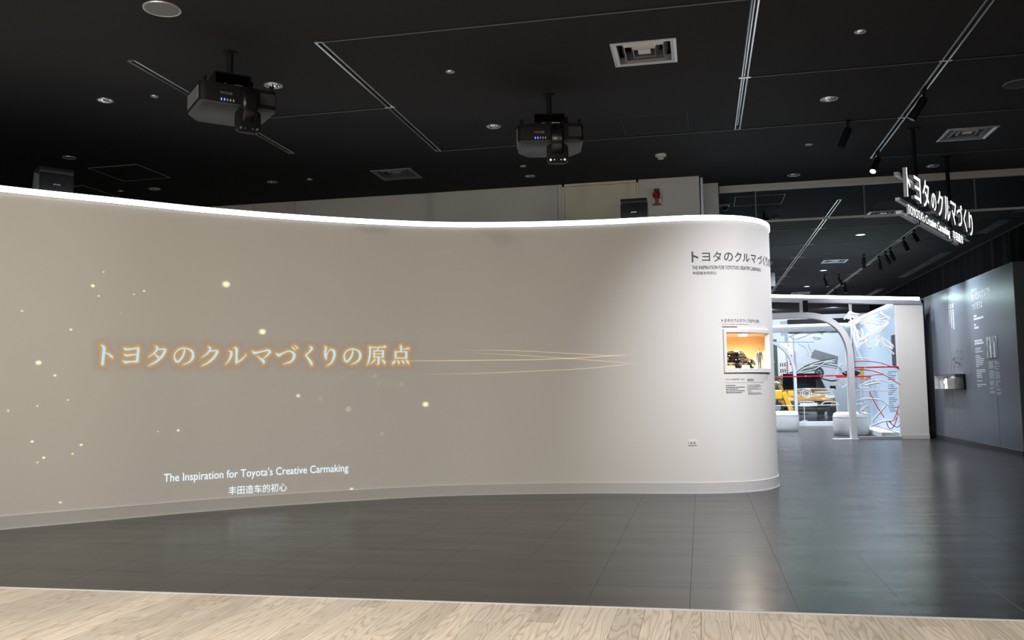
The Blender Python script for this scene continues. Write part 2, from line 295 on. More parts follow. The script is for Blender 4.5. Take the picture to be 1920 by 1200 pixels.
SPARKS = [(2.67,2.053,0.0072,0.6),(2.59,1.932,0.012,0.9),(2.636,1.85,0.0072,0.6),(2.914,1.877,0.0072,0.6),(2.996,1.911,0.0086,0.7),(2.074,1.703,0.0077,0.6),(2.81,1.709,0.0058,0.5),(3.697,2.007,0.0264,1),(4.024,1.584,0.024,1),(2.432,1.564,0.0096,0.7),(2.201,1.292,0.0168,1),(2.322,1.19,0.0096,0.7),(2.42,0.991,0.0077,0.6),(2.201,0.948,0.0077,0.6),(1.996,0.915,0.0086,0.5),(2.554,0.849,0.0067,0.3),(2.175,0.763,0.0086,0.3),(2.17,0.667,0.0096,0.8),(2.494,0.682,0.0077,0.3),(2.527,0.625,0.0096,0.8),(2.465,0.555,0.0082,0.7),(2.256,0.536,0.0096,0.8),(2.211,0.501,0.0077,0.5),(3.126,0.841,0.0067,0.4),(3.128,0.709,0.0058,0.6),(3.297,0.712,0.0096,0.8),(3.642,0.902,0.0096,0.3),(4.353,0.994,0.0154,0.6),(4.138,1.042,0.0192,0.18),(4.557,0.966,0.0288,0.18),(2.383,0.173,0.0096,0.6),(3.517,0.078,0.0115,0.3),(4.768,1.163,0.0125,0.4),(5.081,1.171,0.024,0.28),(5.117,1.094,0.024,0.16),(5.34,1.091,0.0312,0.22),(5.574,0.891,0.024,0.85),(4.824,0.86,0.0336,0.4),(5.146,0.619,0.0216,0.32),(4.732,0.548,0.024,0.16),(4.852,0.11,0.0154,0.6)]
STREAKS = [[(4.758,1.312),(5.274,1.313),(5.431,1.314),(6.115,1.313),(6.642,1.312),(6.996,1.319),(7.221,1.327),(7.431,1.337),(7.691,1.355)],[(5.868,1.416),(6.169,1.411),(6.47,1.403),(6.907,1.374),(7.17,1.354),(7.378,1.338),(7.602,1.321)],[(6.026,1.388),(6.327,1.369),(6.606,1.35),(6.995,1.316),(7.341,1.283),(7.688,1.251)],[(5.446,1.183),(5.798,1.183),(6.113,1.185),(6.64,1.198),(6.904,1.206),(7.166,1.216),(7.517,1.243),(7.688,1.258)]]
PANE_WHITE = [[(2.719,2.274),(2.77,2.336),(2.821,2.411),(2.892,2.383),(2.988,2.361)],[(2.744,2.299),(2.83,2.334),(2.974,2.317)],[(2.809,2.412),(2.839,2.27),(2.867,2.225)],[(2.783,2.362),(2.856,2.378),(2.939,2.35),(2.967,2.292)],[(2.757,2.311),(2.804,2.284),(2.877,2.307),(2.954,2.273)],[(2.82,2.373),(2.877,2.295),(2.936,2.267)],[(2.902,2.179),(2.899,1.975),(2.914,1.784),(2.983,1.706)],[(2.889,2.173),(2.926,2.051),(2.937,1.898),(2.973,1.745)],[(2.92,2.178),(2.983,2.24),(3.174,2.232),(3.366,2.253),(3.487,2.287),(3.52,2.236)],[(2.995,2.253),(3.173,2.215),(3.412,2.226),(3.506,2.204)],[(3.519,2.21),(3.359,2.101),(3.162,1.968),(2.966,1.859)],[(3.51,2.16),(3.356,2.038),(3.196,1.916),(2.974,1.77)],[(3.517,2.185),(3.334,2.064),(3.136,1.918),(2.953,1.847)],[(3.054,2.225),(3.2,2.017),(3.343,1.76)],[(3.085,2.122),(3.256,1.927),(3.391,1.759),(3.584,1.578)],[(2.951,2.076),(2.979,1.897),(3.053,1.946),(3.024,2.099)],[(3.111,1.893),(3.118,1.779),(3.151,1.715),(3.188,1.739)],[(3.329,1.963),(3.343,1.874),(3.296,1.761)],[(3.35,1.912),(3.489,1.832),(3.582,1.741)],[(3.361,1.874),(3.438,1.745),(3.565,1.685)],[(3.386,1.911),(3.511,1.794),(3.554,1.692)],[(3.004,2.176),(3.172,2.196),(3.385,2.139),(3.213,2.042)],[(2.896,2.179),(3.054,2.238)],[(3.35,2.419),(3.534,2.286)],[(3.36,2.374),(3.464,2.314)],[(3.227,2.34),(3.346,2.343)],[(2.836,2.194),(2.831,1.812)],[(2.846,2.155),(2.913,1.746),(3.009,1.49)],[(2.903,1.531),(3.023,1.528),(3.142,1.513)],[(2.823,2.578),(2.824,2.411)],[(2.974,2.049),(3.039,1.895),(2.975,1.795)],[(3.098,2.147),(3.188,2.018),(3.287,2.091),(3.36,2.127)],[(2.902,0.962),(3.038,1.061),(3.195,1.102),(3.361,1.099),(3.464,1.04),(3.473,0.965),(3.353,0.936),(3.056,0.941)],[(2.876,0.912),(3.115,0.908),(3.493,0.902)],[(2.922,0.874),(2.895,0.736),(2.989,0.759),(3.132,0.76),(3.296,0.73),(3.433,0.628),(3.498,0.49)],[(2.879,0.711),(3.084,0.752),(3.249,0.737)],[(2.876,0.648),(3.032,0.658),(2.906,0.509)],[(2.894,0.509),(3.043,0.633)],[(2.93,0.509),(3.066,0.62)],[(2.977,0.496),(3.052,0.57)],[(2.894,0.503),(3.094,0.457)],[(3.137,0.344),(3.286,0.505),(3.386,0.629)],[(3.096,0.232),(3.325,0.33),(3.515,0.353),(3.627,0.489)],[(3.036,1.01),(3.276,1.056),(3.311,1.043),(3.259,0.956)],[(2.916,1.012),(2.974,0.961),(3.117,0.965)],[(3.109,0.257),(3.32,0.205),(3.609,0.104)]]
PANE_RED = [[(2.858,1.462),(3.02,1.467),(3.199,1.454),(3.375,1.413),(3.526,1.353),(3.655,1.325)],[(2.893,1.31),(3.132,1.292),(3.366,1.212),(3.549,1.089),(3.675,1.005)],[(3.053,1.123),(3.175,1.197),(3.366,1.205)],[(3.113,0.883),(3.199,0.681),(3.287,0.517),(3.352,0.404)],[(3.397,0.348),(3.466,0.322),(3.554,0.427),(3.622,0.626)],[(3.443,0.316),(3.521,0.241),(3.579,0.222),(3.628,0.265)],[(3.385,0.342),(3.415,0.229),(3.46,0.192),(3.534,0.266),(3.604,0.501)]]
BACK_WHITE = [[(2.16,2.217),(2.296,2.308),(2.547,2.378),(2.811,2.408),(3.007,2.382),(3.119,2.327)],[(2.296,2.308),(2.409,2.227),(2.608,2.273),(2.809,2.353)],[(2.872,2.283),(3.065,2.226),(2.934,2.212),(2.872,2.283)],[(2.503,2.104),(2.663,1.996),(2.755,1.823)],[(2.733,2.098),(2.806,1.89),(2.925,1.99)],[(2.674,1.859),(2.753,1.788)],[(1.892,2.172),(2.882,2.142)],[(2.768,0.823),(2.758,0.783),(2.732,0.749),(2.695,0.727),(2.653,0.719),(2.61,0.728),(2.575,0.751),(2.553,0.786),(2.546,0.827),(2.556,0.867),(2.581,0.901),(2.618,0.923),(2.661,0.931),(2.703,0.922),(2.738,0.898),(2.761,0.864),(2.768,0.823)],[(2.722,0.824),(2.716,0.801),(2.701,0.781),(2.68,0.768),(2.654,0.764),(2.63,0.769),(2.609,0.782),(2.596,0.802),(2.591,0.826),(2.597,0.849),(2.612,0.869),(2.634,0.882),(2.659,0.886),(2.684,0.881),(2.705,0.868),(2.718,0.847),(2.722,0.824)],[(2.358,0.932),(2.621,0.957),(2.947,0.948),(3.336,0.928)],[(2.373,0.889),(2.487,0.887),(2.532,0.784),(2.842,0.763),(3.299,0.824)],[(2.351,0.77),(2.483,0.768)],[(2.375,0.531),(2.46,0.615),(2.803,0.61),(2.816,0.525)],[(2.995,0.523),(3.08,0.606),(3.322,0.603),(3.431,0.517)],[(2.621,0.953),(2.751,0.934)],[(2.487,0.87),(2.587,0.92)],[(2.846,0.865),(3.301,0.874)],[(2.779,0.815),(3.006,0.794)],[(3.673,1.274),(3.659,1.158),(3.626,1.06),(3.582,0.994),(3.532,0.972),(3.483,0.996),(3.444,1.063),(3.42,1.162),(3.416,1.279),(3.43,1.396),(3.463,1.495),(3.507,1.56),(3.558,1.582),(3.606,1.558),(3.645,1.491),(3.669,1.391),(3.673,1.274)]]
MURAL_LINES = [[(3.289,1.498),(3.496,1.657),(3.766,1.744),(4.122,1.782),(4.647,1.678),(4.772,1.537)],[(3.38,1.543),(3.672,1.607),(3.941,1.67),(4.259,1.872),(4.568,1.888)],[(3.542,1.702),(3.903,1.834),(4.261,1.918),(4.593,1.957)],[(4.18,1.457),(4.166,1.382),(4.134,1.319),(4.088,1.278),(4.035,1.264),(3.983,1.28),(3.94,1.323),(3.913,1.387),(3.906,1.463),(3.919,1.538),(3.952,1.601),(3.998,1.643),(4.051,1.656),(4.103,1.64),(4.145,1.597),(4.172,1.533),(4.18,1.457)],[(4.149,1.458),(4.138,1.396),(4.113,1.344),(4.077,1.31),(4.036,1.298),(3.996,1.311),(3.963,1.347),(3.942,1.4),(3.937,1.462),(3.947,1.524),(3.972,1.576),(4.008,1.61),(4.049,1.622),(4.09,1.609),(4.122,1.573),(4.143,1.52),(4.149,1.458)],[(4.049,1.622),(4.036,1.298)],[(3.921,1.462),(4.175,1.457)],[(3.96,1.589),(4.126,1.331)],[(4.136,1.585),(3.949,1.335)],[(4.145,1.273),(4.451,1.198),(4.672,1.24)],[(3.762,1.628),(3.892,1.556)]]

# ------------------------------------------------------------------ curved wall helper
WC, WS = wall_curve()
def wall_at(s):
    s = max(0, min(WS[-1]-1e-6, s)); lo, hi = 0, len(WS)-1
    while hi-lo > 1:
        m_ = (lo+hi)//2
        if WS[m_] <= s: lo = m_
        else: hi = m_
    u = (s-WS[lo])/(WS[hi]-WS[lo]); a, b = WC[lo], WC[hi]
    def tan(i):
        p, q = WC[max(i-1, 0)], WC[min(i+1, len(WC)-1)]; d = math.dist(p, q); return ((q[0]-p[0])/d, (q[1]-p[1])/d)
    t0, t1 = tan(lo), tan(hi); tx, ty = t0[0]+(t1[0]-t0[0])*u, t0[1]+(t1[1]-t0[1])*u; l = math.hypot(tx, ty)
    return (a[0]+(b[0]-a[0])*u, a[1]+(b[1]-a[1])*u), (tx/l, ty/l), (ty/l, -tx/l)
def wp(s, z, off=0):
    p, t, n = wall_at(s); return (p[0]+n[0]*off, p[1]+n[1]*off, z)
def srange(s0, s1, step=.06):
    n = max(2, int((s1-s0)/step)+1); return [s0+(s1-s0)*i/n for i in range(n+1)]
def wall_bar(mb, s0, s1, z0, z1, o0, o1, step=.06):
    """a bar of rectangular section that follows the curved wall"""
    mb.rings([[wp(s, z0, o0), wp(s, z0, o1), wp(s, z1, o1), wp(s, z1, o0)] for s in srange(s0, s1, step)])
    return mb

# ------------------------------------------------------------------ ceiling with real openings for the fixtures
DOWN = [  # x, y, radius, label
    (-3.49, 6.95, .080, 'bright faceted downlight just right of the left projector'),
    (-1.94, 8.60, .075, 'faceted downlight left of the right projector'),
    (1.24, 8.55, .080, 'faceted downlight between the two steel ceiling tracks'),
    (1.22, 11.58, .080, 'faceted downlight just before the glass smoke barrier'),
    (-1.97, 10.74, .072, 'dim downlight below the right projector, above the pale back wall'),
    (-5.12, 10.18, .072, 'dim downlight between the dark air diffuser and the square hatch'),
    (-6.71, 10.12, .075, 'downlight above the bright wall edge, below the square ceiling hatch'),
    (2.83, 11.55, .075, 'downlight between the two hanging rods of the lit sign'),
]
SMALL = [
    (-4.62, 6.95, .036, 'small round ceiling spot left of the left projector'),
    (-1.94, 7.00, .036, 'small round ceiling spot in the middle of the long ceiling panel'),
    (1.25, 6.95, .043, 'small round ceiling spot near the top edge, between the steel tracks'),
    (1.24, 10.14, .040, 'small round ceiling spot left of the black track spotlight'),
    (-7.18, 10.11, .036, 'tiny ceiling spot nearest the bright wall edge on the left'),
    (-1.96, 10.23, .036, 'tiny dim ceiling spot just under the right projector'),
    (-4.62, 10.17, .036, 'tiny dim ceiling spot left of the dark air diffuser'),
]
FARDOWN = [(2.82, 16.55, .085, 'lit downlight above the run of black spotlights, beyond the barrier'),
           (2.82, 21.44, .085, 'lit downlight below the far air diffuser'),
           (2.82, 24.74, .085, 'lit downlight just above the long bright gallery header')]
GIMBAL = [(-5.10, 6.94, .070, 'round adjustable downlight with a bright off-centre lens on the left')]
DIFF = [(-.35, 6.98, .50, 'square silver air diffuser at the top centre of the ceiling'),
        (-3.51, 10.21, .50, 'dark square air diffuser between the two projectors'),
        (2.84, 10.14, .50, 'square air diffuser right of the hanging sign rods'),
        (2.84, 14.6, .50, 'square air diffuser half hidden behind the lit hanging sign'),
        (2.85, 19.92, .50, 'square air diffuser below the far steel track, beyond the barrier'),
        (2.83, 26.4, .50, 'farthest square air diffuser right above the gallery header')]
TRACK = [(-4.30, 6.14, 9.0, 'short steel ceiling track behind the left projector'),
         (-2.73, 6.15, 9.33, 'steel ceiling track running diagonally between the two projectors'),
         (.45, 4.2, 9.33, 'steel ceiling track right of the silver air diffuser'),
         (2.04, 4.2, 10.95, 'steel ceiling track carrying two black spotlights'),
         (2.01, 13.3, 27.0, 'far steel ceiling track with cross joiners beyond the barrier'),
         (3.63, 15.6, 27.0, 'far steel ceiling track carrying the row of black spotlights')]
SLOTS = [(4.91, 12.4, 15.2), (4.91, 15.7, 17.15), (4.91, 19.3, 23.6), (4.91, 26.0, 29.0)]
X0, X1, Y0, Y1 = -9.6, 6.2, -4.2, 34.6
def ceiling():
    cu = bpy.data.curves.new('ceiling_outline', 'CURVE'); cu.dimensions = '2D'; cu.fill_mode = 'BOTH'
    def spl(pts):
        sp = cu.splines.new('POLY'); sp.points.add(len(pts)-1); sp.use_cyclic_u = True
        for p, q in zip(sp.points, pts): p.co = (q[0], q[1], 0, 1)
    spl([(X0, Y0), (X1, Y0), (X1, Y1), (X0, Y1)])
    for x, y, r, _ in DOWN+SMALL+FARDOWN+GIMBAL:
        spl([(x+r*.9*math.cos(a*PI/12), y+r*.9*math.sin(a*PI/12)) for a in range(24)])
    for x, y, r in [(x, y, .08) for x, y in LOBBY]: spl([(x+r*.9*math.cos(a*PI/12), y+r*.9*math.sin(a*PI/12)) for a in range(24)])
    for x, y, s, _ in DIFF: h = s/2-.02; spl([(x-h, y-h), (x+h, y-h), (x+h, y+h), (x-h, y+h)])
    for x, a, b, _ in TRACK: spl([(x-.019, a+.01), (x+.019, a+.01), (x+.019, b-.01), (x-.019, b-.01)])
    for x, a, b in SLOTS: spl([(x-.1, a+.01), (x+.1, a+.01), (x+.1, b-.01), (x-.1, b-.01)])
    o = bpy.data.objects.new('ceiling_outline', cu); COL.objects.link(o)
    dg = bpy.context.evaluated_depsgraph_get(); me = bpy.data.meshes.new_from_object(o.evaluated_get(dg)); bpy.data.objects.remove(o)
    bm = bmesh.new(); bm.from_mesh(me); bmesh.ops.dissolve_limit(bm, angle_limit=.01, verts=bm.verts, edges=bm.edges) if False else None
    for f in bm.faces:
        if f.normal.z > 0: f.normal_flip()
    bm.to_mesh(me); bm.free(); me.materials.clear(); me.materials.append(M['ceil'])
    c = bpy.data.objects.new('ceiling', me); COL.objects.link(c); c.location = (0, 0, H)
    struct(c, 'matte black ceiling with speckled acoustic texture')
    return c
CEIL = ceiling()
# the dark roof void above the openings
struct(MB().box(X0, X1, Y0, Y1, H+.30, H+.36).build('trim_35', M['recess']), 'dark slab above the ceiling openings')

# thin joint lines in the ceiling
TR = [(-2.73, .45, 6.15), (-4.30, -2.73, 7.76), (.45, 6.0, 7.75), (-2.73, 6.0, 9.33), (2.04, 6.0, 10.93)]
TR += [(-.2, 6.0, y) for y in (15.66, 17.37, 19.05, 20.72, 22.28, 23.85, 25.5)]
for i, (a, b, y) in enumerate(TR):
    mb = MB(); mb.box(a, b, y-.013, y+.009, H-.004, H+.002); mb.cur = 1; mb.box(a, b, y+.009, y+.015, H-.006, H+.002)
    struct(mb.build('trim_%d' % (i+1), [M['recess'], M['mgrey']]), 'thin metal joint line across the black ceiling')

# ------------------------------------------------------------------ room shell
struct(MB().box(X0-.2, X0, Y0, Y1, 0, H).build('wall_left', M['greywall']), 'grey side wall far to the left')
struct(MB().box(X0, X1, Y0-.2, Y0, 0, H).build('wall_front', M['greywall']), 'grey wall behind the viewer')
struct(MB().box(X1, X1+.2, Y0, Y1, 0, H).build('wall_right', M['panel']), 'dark wall behind the curtain')
struct(MB().box(X0, X1, Y1, Y1+.2, 0, H).build('wall_far', M['bluewhite']), 'pale wall at the far end of the gallery')

# pale back wall above the curved screen, with its wooden-panel joints and door
bw = MB(); bw.box(-9.6, .06, 11.3, 11.55, 0, H-.001)
BW = struct(bw.build('wall_back', M['greywall']), 'pale grey back wall rising behind the curved screen wall')
for x in (-5.95, -5.35, -1.72): MB().box(x-.003, x+.003, 11.294, 11.3, 0, H-.01).build('panel_joint', M['mgrey'], BW)
D1 = struct(MB().box(-1.63, -.72, 11.285, 11.2995, .01, 3.60).build('door_1', M['cream'], bevel=.003), 'tall cream door flush in the back wall')
for a, b, c, d in ((-1.66, -1.633, .01, 3.635), (-.717, -.69, .01, 3.635), (-1.66, -.69, 3.603, 3.635)):
    MB().box(a, b, 11.28, 11.2998, c, d).build('door_frame', M['cream'], D1)
# end post of the back wall and the grey column beside it
struct(MB().box(.075, .105, 11.4, 12.02, 0, H-.001).build('trim_31', M['alulight']), 'slim pale edge strip at the end of the back wall')
struct(MB().box(.11, .30, 11.75, 12.25, 0, H-.001).build('wall_column', M['greywall']), 'narrow grey column behind the back wall')

# ------------------------------------------------------------------ floors
FL = struct(MB().box(X0, X1, 4.268, Y1, -.08, -.006).build('floor', M['recess']), 'dark subfloor under the charcoal tiles')
TW, TL = .481, .90
def tile_mesh(w_, l_, m_, t=.006, g=.0005, name='tile'):
    return MB().box(-w_/2+g, w_/2-g, -l_/2+g, l_/2-g, -t, 0).build(name, m_, bevel=.0006, seg=1)
def seen_floor(x, y):
    """rough test: on the visible floor, in front of or beside the curved wall"""
    if y > 18.6 or x > 4.35: return False
    if x < -6.2 or x/ max(y, .1) < -.98: return False
    if x > .5: return x/y < .40
    for px, py in WC:
        if abs(px-x) < .15 and py < 10: return y < py+.6
    return False
proto = tile_mesh(TW, TL, M['tile']); first = True; far = MB(); ntile = 0
y_edge = 4.272
for i in range(-20, 13):
    xc = .398+TW*(i+.5)
    off = (.455 if i % 2 else 1.36)            # staggered running bond
    for j in range(-1, 36):
        a = y_edge+off-TL+TL*j; b = a+TL
        if b <= y_edge+.02: continue
        a = max(a, y_edge); yc = (a+b)/2
        if xc < X0+.3 or xc > X1-.3 or b > Y1: continue
        if seen_floor(xc, yc) or seen_floor(xc+TW/2, a) or seen_floor(xc-TW/2, a) or seen_floor(xc, b):
            full = abs(b-a-TL) < .001
            if full:
                if first: t = proto; first = False
                else: t = proto.copy(); COL.objects.link(t)
            else: t = tile_mesh(TW, b-a, M['tile'])
            t.parent = FL; t.location = (xc, yc, 0); ntile += 1
        else: far.box(xc-TW/2+.0012, xc+TW/2-.0012, a+.0012, b-.0012, -.006, -.0)
fo = far.build('distant_tiles', M['tile'], FL); fo['kind'] = 'stuff'
WF = struct(MB().box(X0, X1, Y0, 4.245, -.08, -.008).build('floor_wood', M['recess']), 'subfloor under the pale wooden planks')
PW, PLN = .124, .92
wp0 = MB().box(-PW/2+.0006, PW/2-.0006, -PLN/2+.0006, PLN/2-.0006, -.008, 0).build('plank', M['wood'], bevel=.0008, seg=1); first = True; rest = MB(); nplank = 0
rng = random.Random(3)
for i in range(-62, 36):
    xc = .03+PW*i; off = rng.choice((.0, .31, .62, .15, .46, .77))
    for j in range(-1, 10):
        b = 4.245-off+PLN-PLN*j; a = b-PLN
        if a > 4.24: continue
        full = b <= 4.2451; b = min(b, 4.245)
        vis = b > 3.15 and -1.02*b < xc < .36*b+.1
        if not vis:
            if b > -4 and a > Y0: rest.box(xc-PW/2+.0006, xc+PW/2-.0006, a+.0006, b-.0006, -.008, 0)
            continue
        if full:
            if first: t = wp0; first = False
            else: t = wp0.copy(); COL.objects.link(t)
        else: t = MB().box(-PW/2+.0006, PW/2-.0006, -(b-a)/2+.0006, (b-a)/2-.0006, -.008, 0).build('plank', M['wood'], bevel=.0008, seg=1)
        t.parent = WF; t.location = (xc, (a+b)/2, 0); nplank += 1
ro = rest.build('distant_planks', M['wood'], WF); ro['kind'] = 'stuff'
struct(MB().box(X0, X1, 4.2455, 4.2665, -.02, .0022).build('trim_32', M['deskwhite'], bevel=.001, seg=1), 'thin white threshold strip between wood and charcoal floor')
print('tiles', ntile, 'planks', nplank)

# ------------------------------------------------------------------ curved screen wall
N0, N1, NZ0, NZ1 = 8.522, 9.125, 1.187, 1.540      # showcase opening along the wall
SA, SB = 0.0, WS[-1]-.02
TOPZ = 2.640
def curved_wall():
    ss = sorted(set(srange(SA, N0, .05)+srange(N0, N1, .03)+srange(N1, SB, .05)))
    zs = [0, NZ0, NZ1, TOPZ]; th = -.30
    mb = MB()
    V = [wp(s, z) for s in ss for z in zs]; F = []
    for i in range(len(ss)-1):
        for k in range(3):
            if k == 1 and N0-1e-6 <= ss[i] and ss[i+1] <= N1+1e-6: continue
            F.append((i*4+k, (i+1)*4+k, (i+1)*4+k+1, i*4+k+1))
    mb.add(V, F)
    # back face, only where it does not fold into the showcase, and the top
    lim = [s for s in ss if s <= 8.40]
    mb.add([wp(s, z, th) for s in lim for z in (0, TOPZ)], [(i*2, i*2+1, i*2+3, i*2+2) for i in range(len(lim)-1)])
    mb.add([wp(s, TOPZ, o) for s in lim for o in (0, th)], [(i*2, i*2+2, i*2+3, i*2+1) for i in range(len(lim)-1)])
    e = [s for s in ss if s >= 8.40-1e-6]; cx, cy = -.05, 9.95
    top = [wp(s, TOPZ, 0) for s in e]
    mb.add(top+[(cx, cy, TOPZ)], [(i, i+1, len(top)) for i in range(len(top)-1)])
    q = wp(8.40, TOPZ, th); mb.add([top[0], q, (cx, cy, TOPZ)], [(0, 2, 1)])
    mb.quad(wp(SA, 0), wp(SA, TOPZ), wp(SA, TOPZ, th), wp(SA, 0, th))
    o = mb.build('wall_screen', M['wall'], smooth=True, recalc=False)
    return struct(o, 'long white curved screen wall sweeping across the room')
CW = curved_wall()
sk = MB(); wall_bar(sk, SA, SB, 0.004, .098, -.01, .006); wall_bar(sk, SA, SB, .004, .010, 0, .010)
s1 = struct(sk.build('baseboard_screen', M['skirting'], smooth=True), 'pale grey skirting along the curved screen wall')
struct(wall_bar(MB(), SA, SB, .098, .103, -.005, .0075).build('trim_33', M['white']), 'thin white line on top of the skirting')
struct(wall_bar(MB(), SA, SB, .0, .0045, -.005, .012).build('trim_34', M['white']), 'thin white line where the skirting meets the floor')

# ------------------------------------------------------------------ LED edge on the curved wall
ls = thing('led_edge_light', 'long glowing white LED strip along the top of the curved wall', 'light strip')
wall_bar(MB(), SA, SB, TOPZ+.004, TOPZ+.052, -.035, .010).build('diffuser', M['led'], ls, smooth=True)
wall_bar(MB(), SA, SB, TOPZ, TOPZ+.0045, -.045, .004).build('carrier_rail', M['alu'], ls)

# ------------------------------------------------------------------ downlights
def downlight(x, y, r, label, kind, group):
    t = thing('ceiling_spot' if kind == 'small' else 'downlight', label, 'downlight', (x, y, H), 0, group)
    m = M['alulight'] if kind != 'dim' else M['mgrey']
    MB().lathe([(r*.80, .001), (r*.84, -.005), (r*.98, -.006), (r, -.001), (r, .001)], n=28).build('rim', m, t, smooth=True)
    cup = MB(); n = 28; dep = r*1.05
    R = []
    for q, (f, z) in enumerate(((.80, 0), (.78, .25), (.66, .6), (.42, .95), (.30, 1.0))):
        R.append([(r*f*(1+(.05 if (k+q) % 2 else -.02)*(q in (1, 2, 3)))*math.cos(2*PI*k/n), r*f*(1+(.05 if (k+q) % 2 else -.02)*(q in (1, 2, 3)))*math.sin(2*PI*k/n), z*dep) for k in range(n)])
    cup.rings(R, True, False, False).build('reflector', M['chrome'], t, recalc=False)
    MB().lathe([(r*.31, dep*.97), (r*.2, dep*.9), (0.002, dep*.86)], n=16, cap1=True).build('bulb', M['lampfar'] if kind == 'lit' else M['mgrey'], t)
    return t
for a in DOWN: downlight(*a, 'dim' if 'dim' in a[3] else 'std', 'recessed downlights in the black ceiling')
for a in SMALL: downlight(*a, 'small', 'small ceiling spots')
for x, y, r, lb in FARDOWN:
    t = downlight(x, y, r, lb, 'lit', 'lit downlights beyond the barrier')
    MB().lathe([(r*.78, -.001), (.001, -.001)], n=24).build('lens', M['lampfar'], t)
for x, y, r, lb in GIMBAL:
    t = downlight(x, y, r, lb, 'std', None)
    g = MB(Matrix.Translation((.008, -.004, 0)) @ Matrix.Rotation(.5, 4, 'Y')); g.lathe([(r*.5, .012), (r*.55, .0), (r*.38, -.006), (r*.34, .01)], n=20).build('gimbal_ring', M['alulight'], t, smooth=True)
    MB(Matrix.Translation((.008, -.004, 0)) @ Matrix.Rotation(.5, 4, 'Y')).lathe([(r*.34, .008), (.002, .002)], n=16, cap1=True).build('lens', M['lampfar'], t)
# added fixtures above the frame, made to house the unseen lobby lamps
for i, (x, y) in enumerate(LOBBY):
    t = thing('added_lobby_downlight', 'added unseen downlight over the pale wooden lobby floor', 'downlight', (x, y, H), 0, 'added unseen downlights above the wooden floor')
    MB().lathe([(.060, .001), (.064, -.005), (.078, -.006), (.080, .001)], n=16).build('rim', M['alulight'], t)
    MB().lathe([(.062, 0), (.055, .05), (.03, .08)], n=16, cap1=True).build('reflector', M['chrome'], t)

# flat blank discs and round ceiling speakers
def disc(name, label, cat, x, y, r, m, ring):
    t = thing(name, label, cat, (x, y, H))
    MB().lathe([(r*.9, .001), (r*.92, -.008), (r*.985, -.009), (r, -.002), (r, .001)], n=36).build('rim', ring, t, smooth=True)
    mb = MB(); mb.lathe([(r*.92, -.005), (r*.6, -.007), (.002, -.008)], n=36, cap1=True); mb.build('grille', m, t, smooth=True)
disc('ceiling_speaker', 'large round grey ceiling speaker at the top left edge', 'speaker', -3.51, 5.35, .125, M['mgrey'], M['alulight'])
disc('ceiling_speaker', 'round black ceiling speaker at the right edge', 'speaker', 2.83, 8.53, .125, M['dgrey'], M['mgrey'])
disc('blanking_disc', 'flat grey blanking disc on the ceiling above the left loudspeaker', 'cover', -6.70, 8.53, .07, M['mgrey'], M['alulight'])

# access hatches
def hatch(x0, x1, y0, y1, label, m):
    t = thing('access_hatch', label, 'ceiling hatch', ((x0+x1)/2, (y0+y1)/2, H))
    a, b = (x1-x0)/2, (y1-y0)/2
    MB().box(-a+.006, a-.006, -b+.006, b-.006, -.003, .0).build('panel', M['ceil'], t)
    for c in ((-a, a, -b, -b+.006), (-a, a, b-.006, b), (-a, -a+.006, -b, b), (a-.006, a, -b, b)):
        MB().box(*c, -.005, .0).build('edge_strip', m, t)
hatch(-6.81, -6.18, 8.98, 9.645, 'square ceiling hatch outlined in pale metal right of the left loudspeaker', M['alulight'])
hatch(-7.67-.38, -7.42, 9.72, 10.55, 'ceiling hatch outline just above the bright wall edge on the left', M['alulight'])
hatch(-.685, -.04, 8.60, 9.235, 'faint square ceiling hatch right of the right projector', M['dgrey'])
hatch(.55, 1.22, 12.7, 13.35, 'pale outlined ceiling hatch seen through the smoke barrier', M['alulight'])

# ------------------------------------------------------------------ air diffusers
def diffuser(x, y, s, label):
    t = thing('air_diffuser', label, 'air vent', (x, y, H), 0, 'square ceiling air diffusers')
    h = s/2; mt = M['mgrey'] if label.startswith('dark') else M['alulight']
    def ring(a0, z0, a1, z1):
        mb = MB(); th = .004
        P0 = [(-a0, -a0, z0), (a0, -a0, z0), (a0, a0, z0), (-a0, a0, z0)]; P1 = [(-a1, -a1, z1), (a1, -a1, z1), (a1, a1, z1), (-a1, a1, z1)]
        Q0 = [(p[0]*(1-th/a0), p[1]*(1-th/a0), p[2]+th) for p in P0]; Q1 = [(p[0]*(1-th/a1), p[1]*(1-th/a1), p[2]+th) for p in P1]
        return mb.rings([P0, P1, Q1, Q0, P0], True, False, False)
    fr = MB(); fr.rings([[(-a, -a, z), (a, -a, z), (a, a, z), (-a, a, z)] for a, z in ((h, .001), (h, -.008), (h-.02, -.012), (h-.045, -.004), (h-.045, .05))], True, False, False)
    fr.build('frame', mt, t)
    MB().rings([[(-a, -a, z), (a, -a, z), (a, a, z), (-a, a, z)] for a, z in ((h-.022, .005), (h-.022, .16))], True, False, True).build('duct_box', M['recess'], t)
    for a0, a1 in ((.60*h, .74*h), (.34*h, .47*h)):
        ring(a0, -.004, a1, .085).build('louvre', mt, t)
    MB().box(-.19*h, .19*h, -.19*h, .19*h, .008, .014).build('centre_plate', mt, t)
    for sx in (-1, 1):
        MB().box(sx*.3*h-.002, sx*.3*h+.002, -h+.05, h-.05, .1, .11).build('support_rod', mt, t)
for a in DIFF: diffuser(*a)

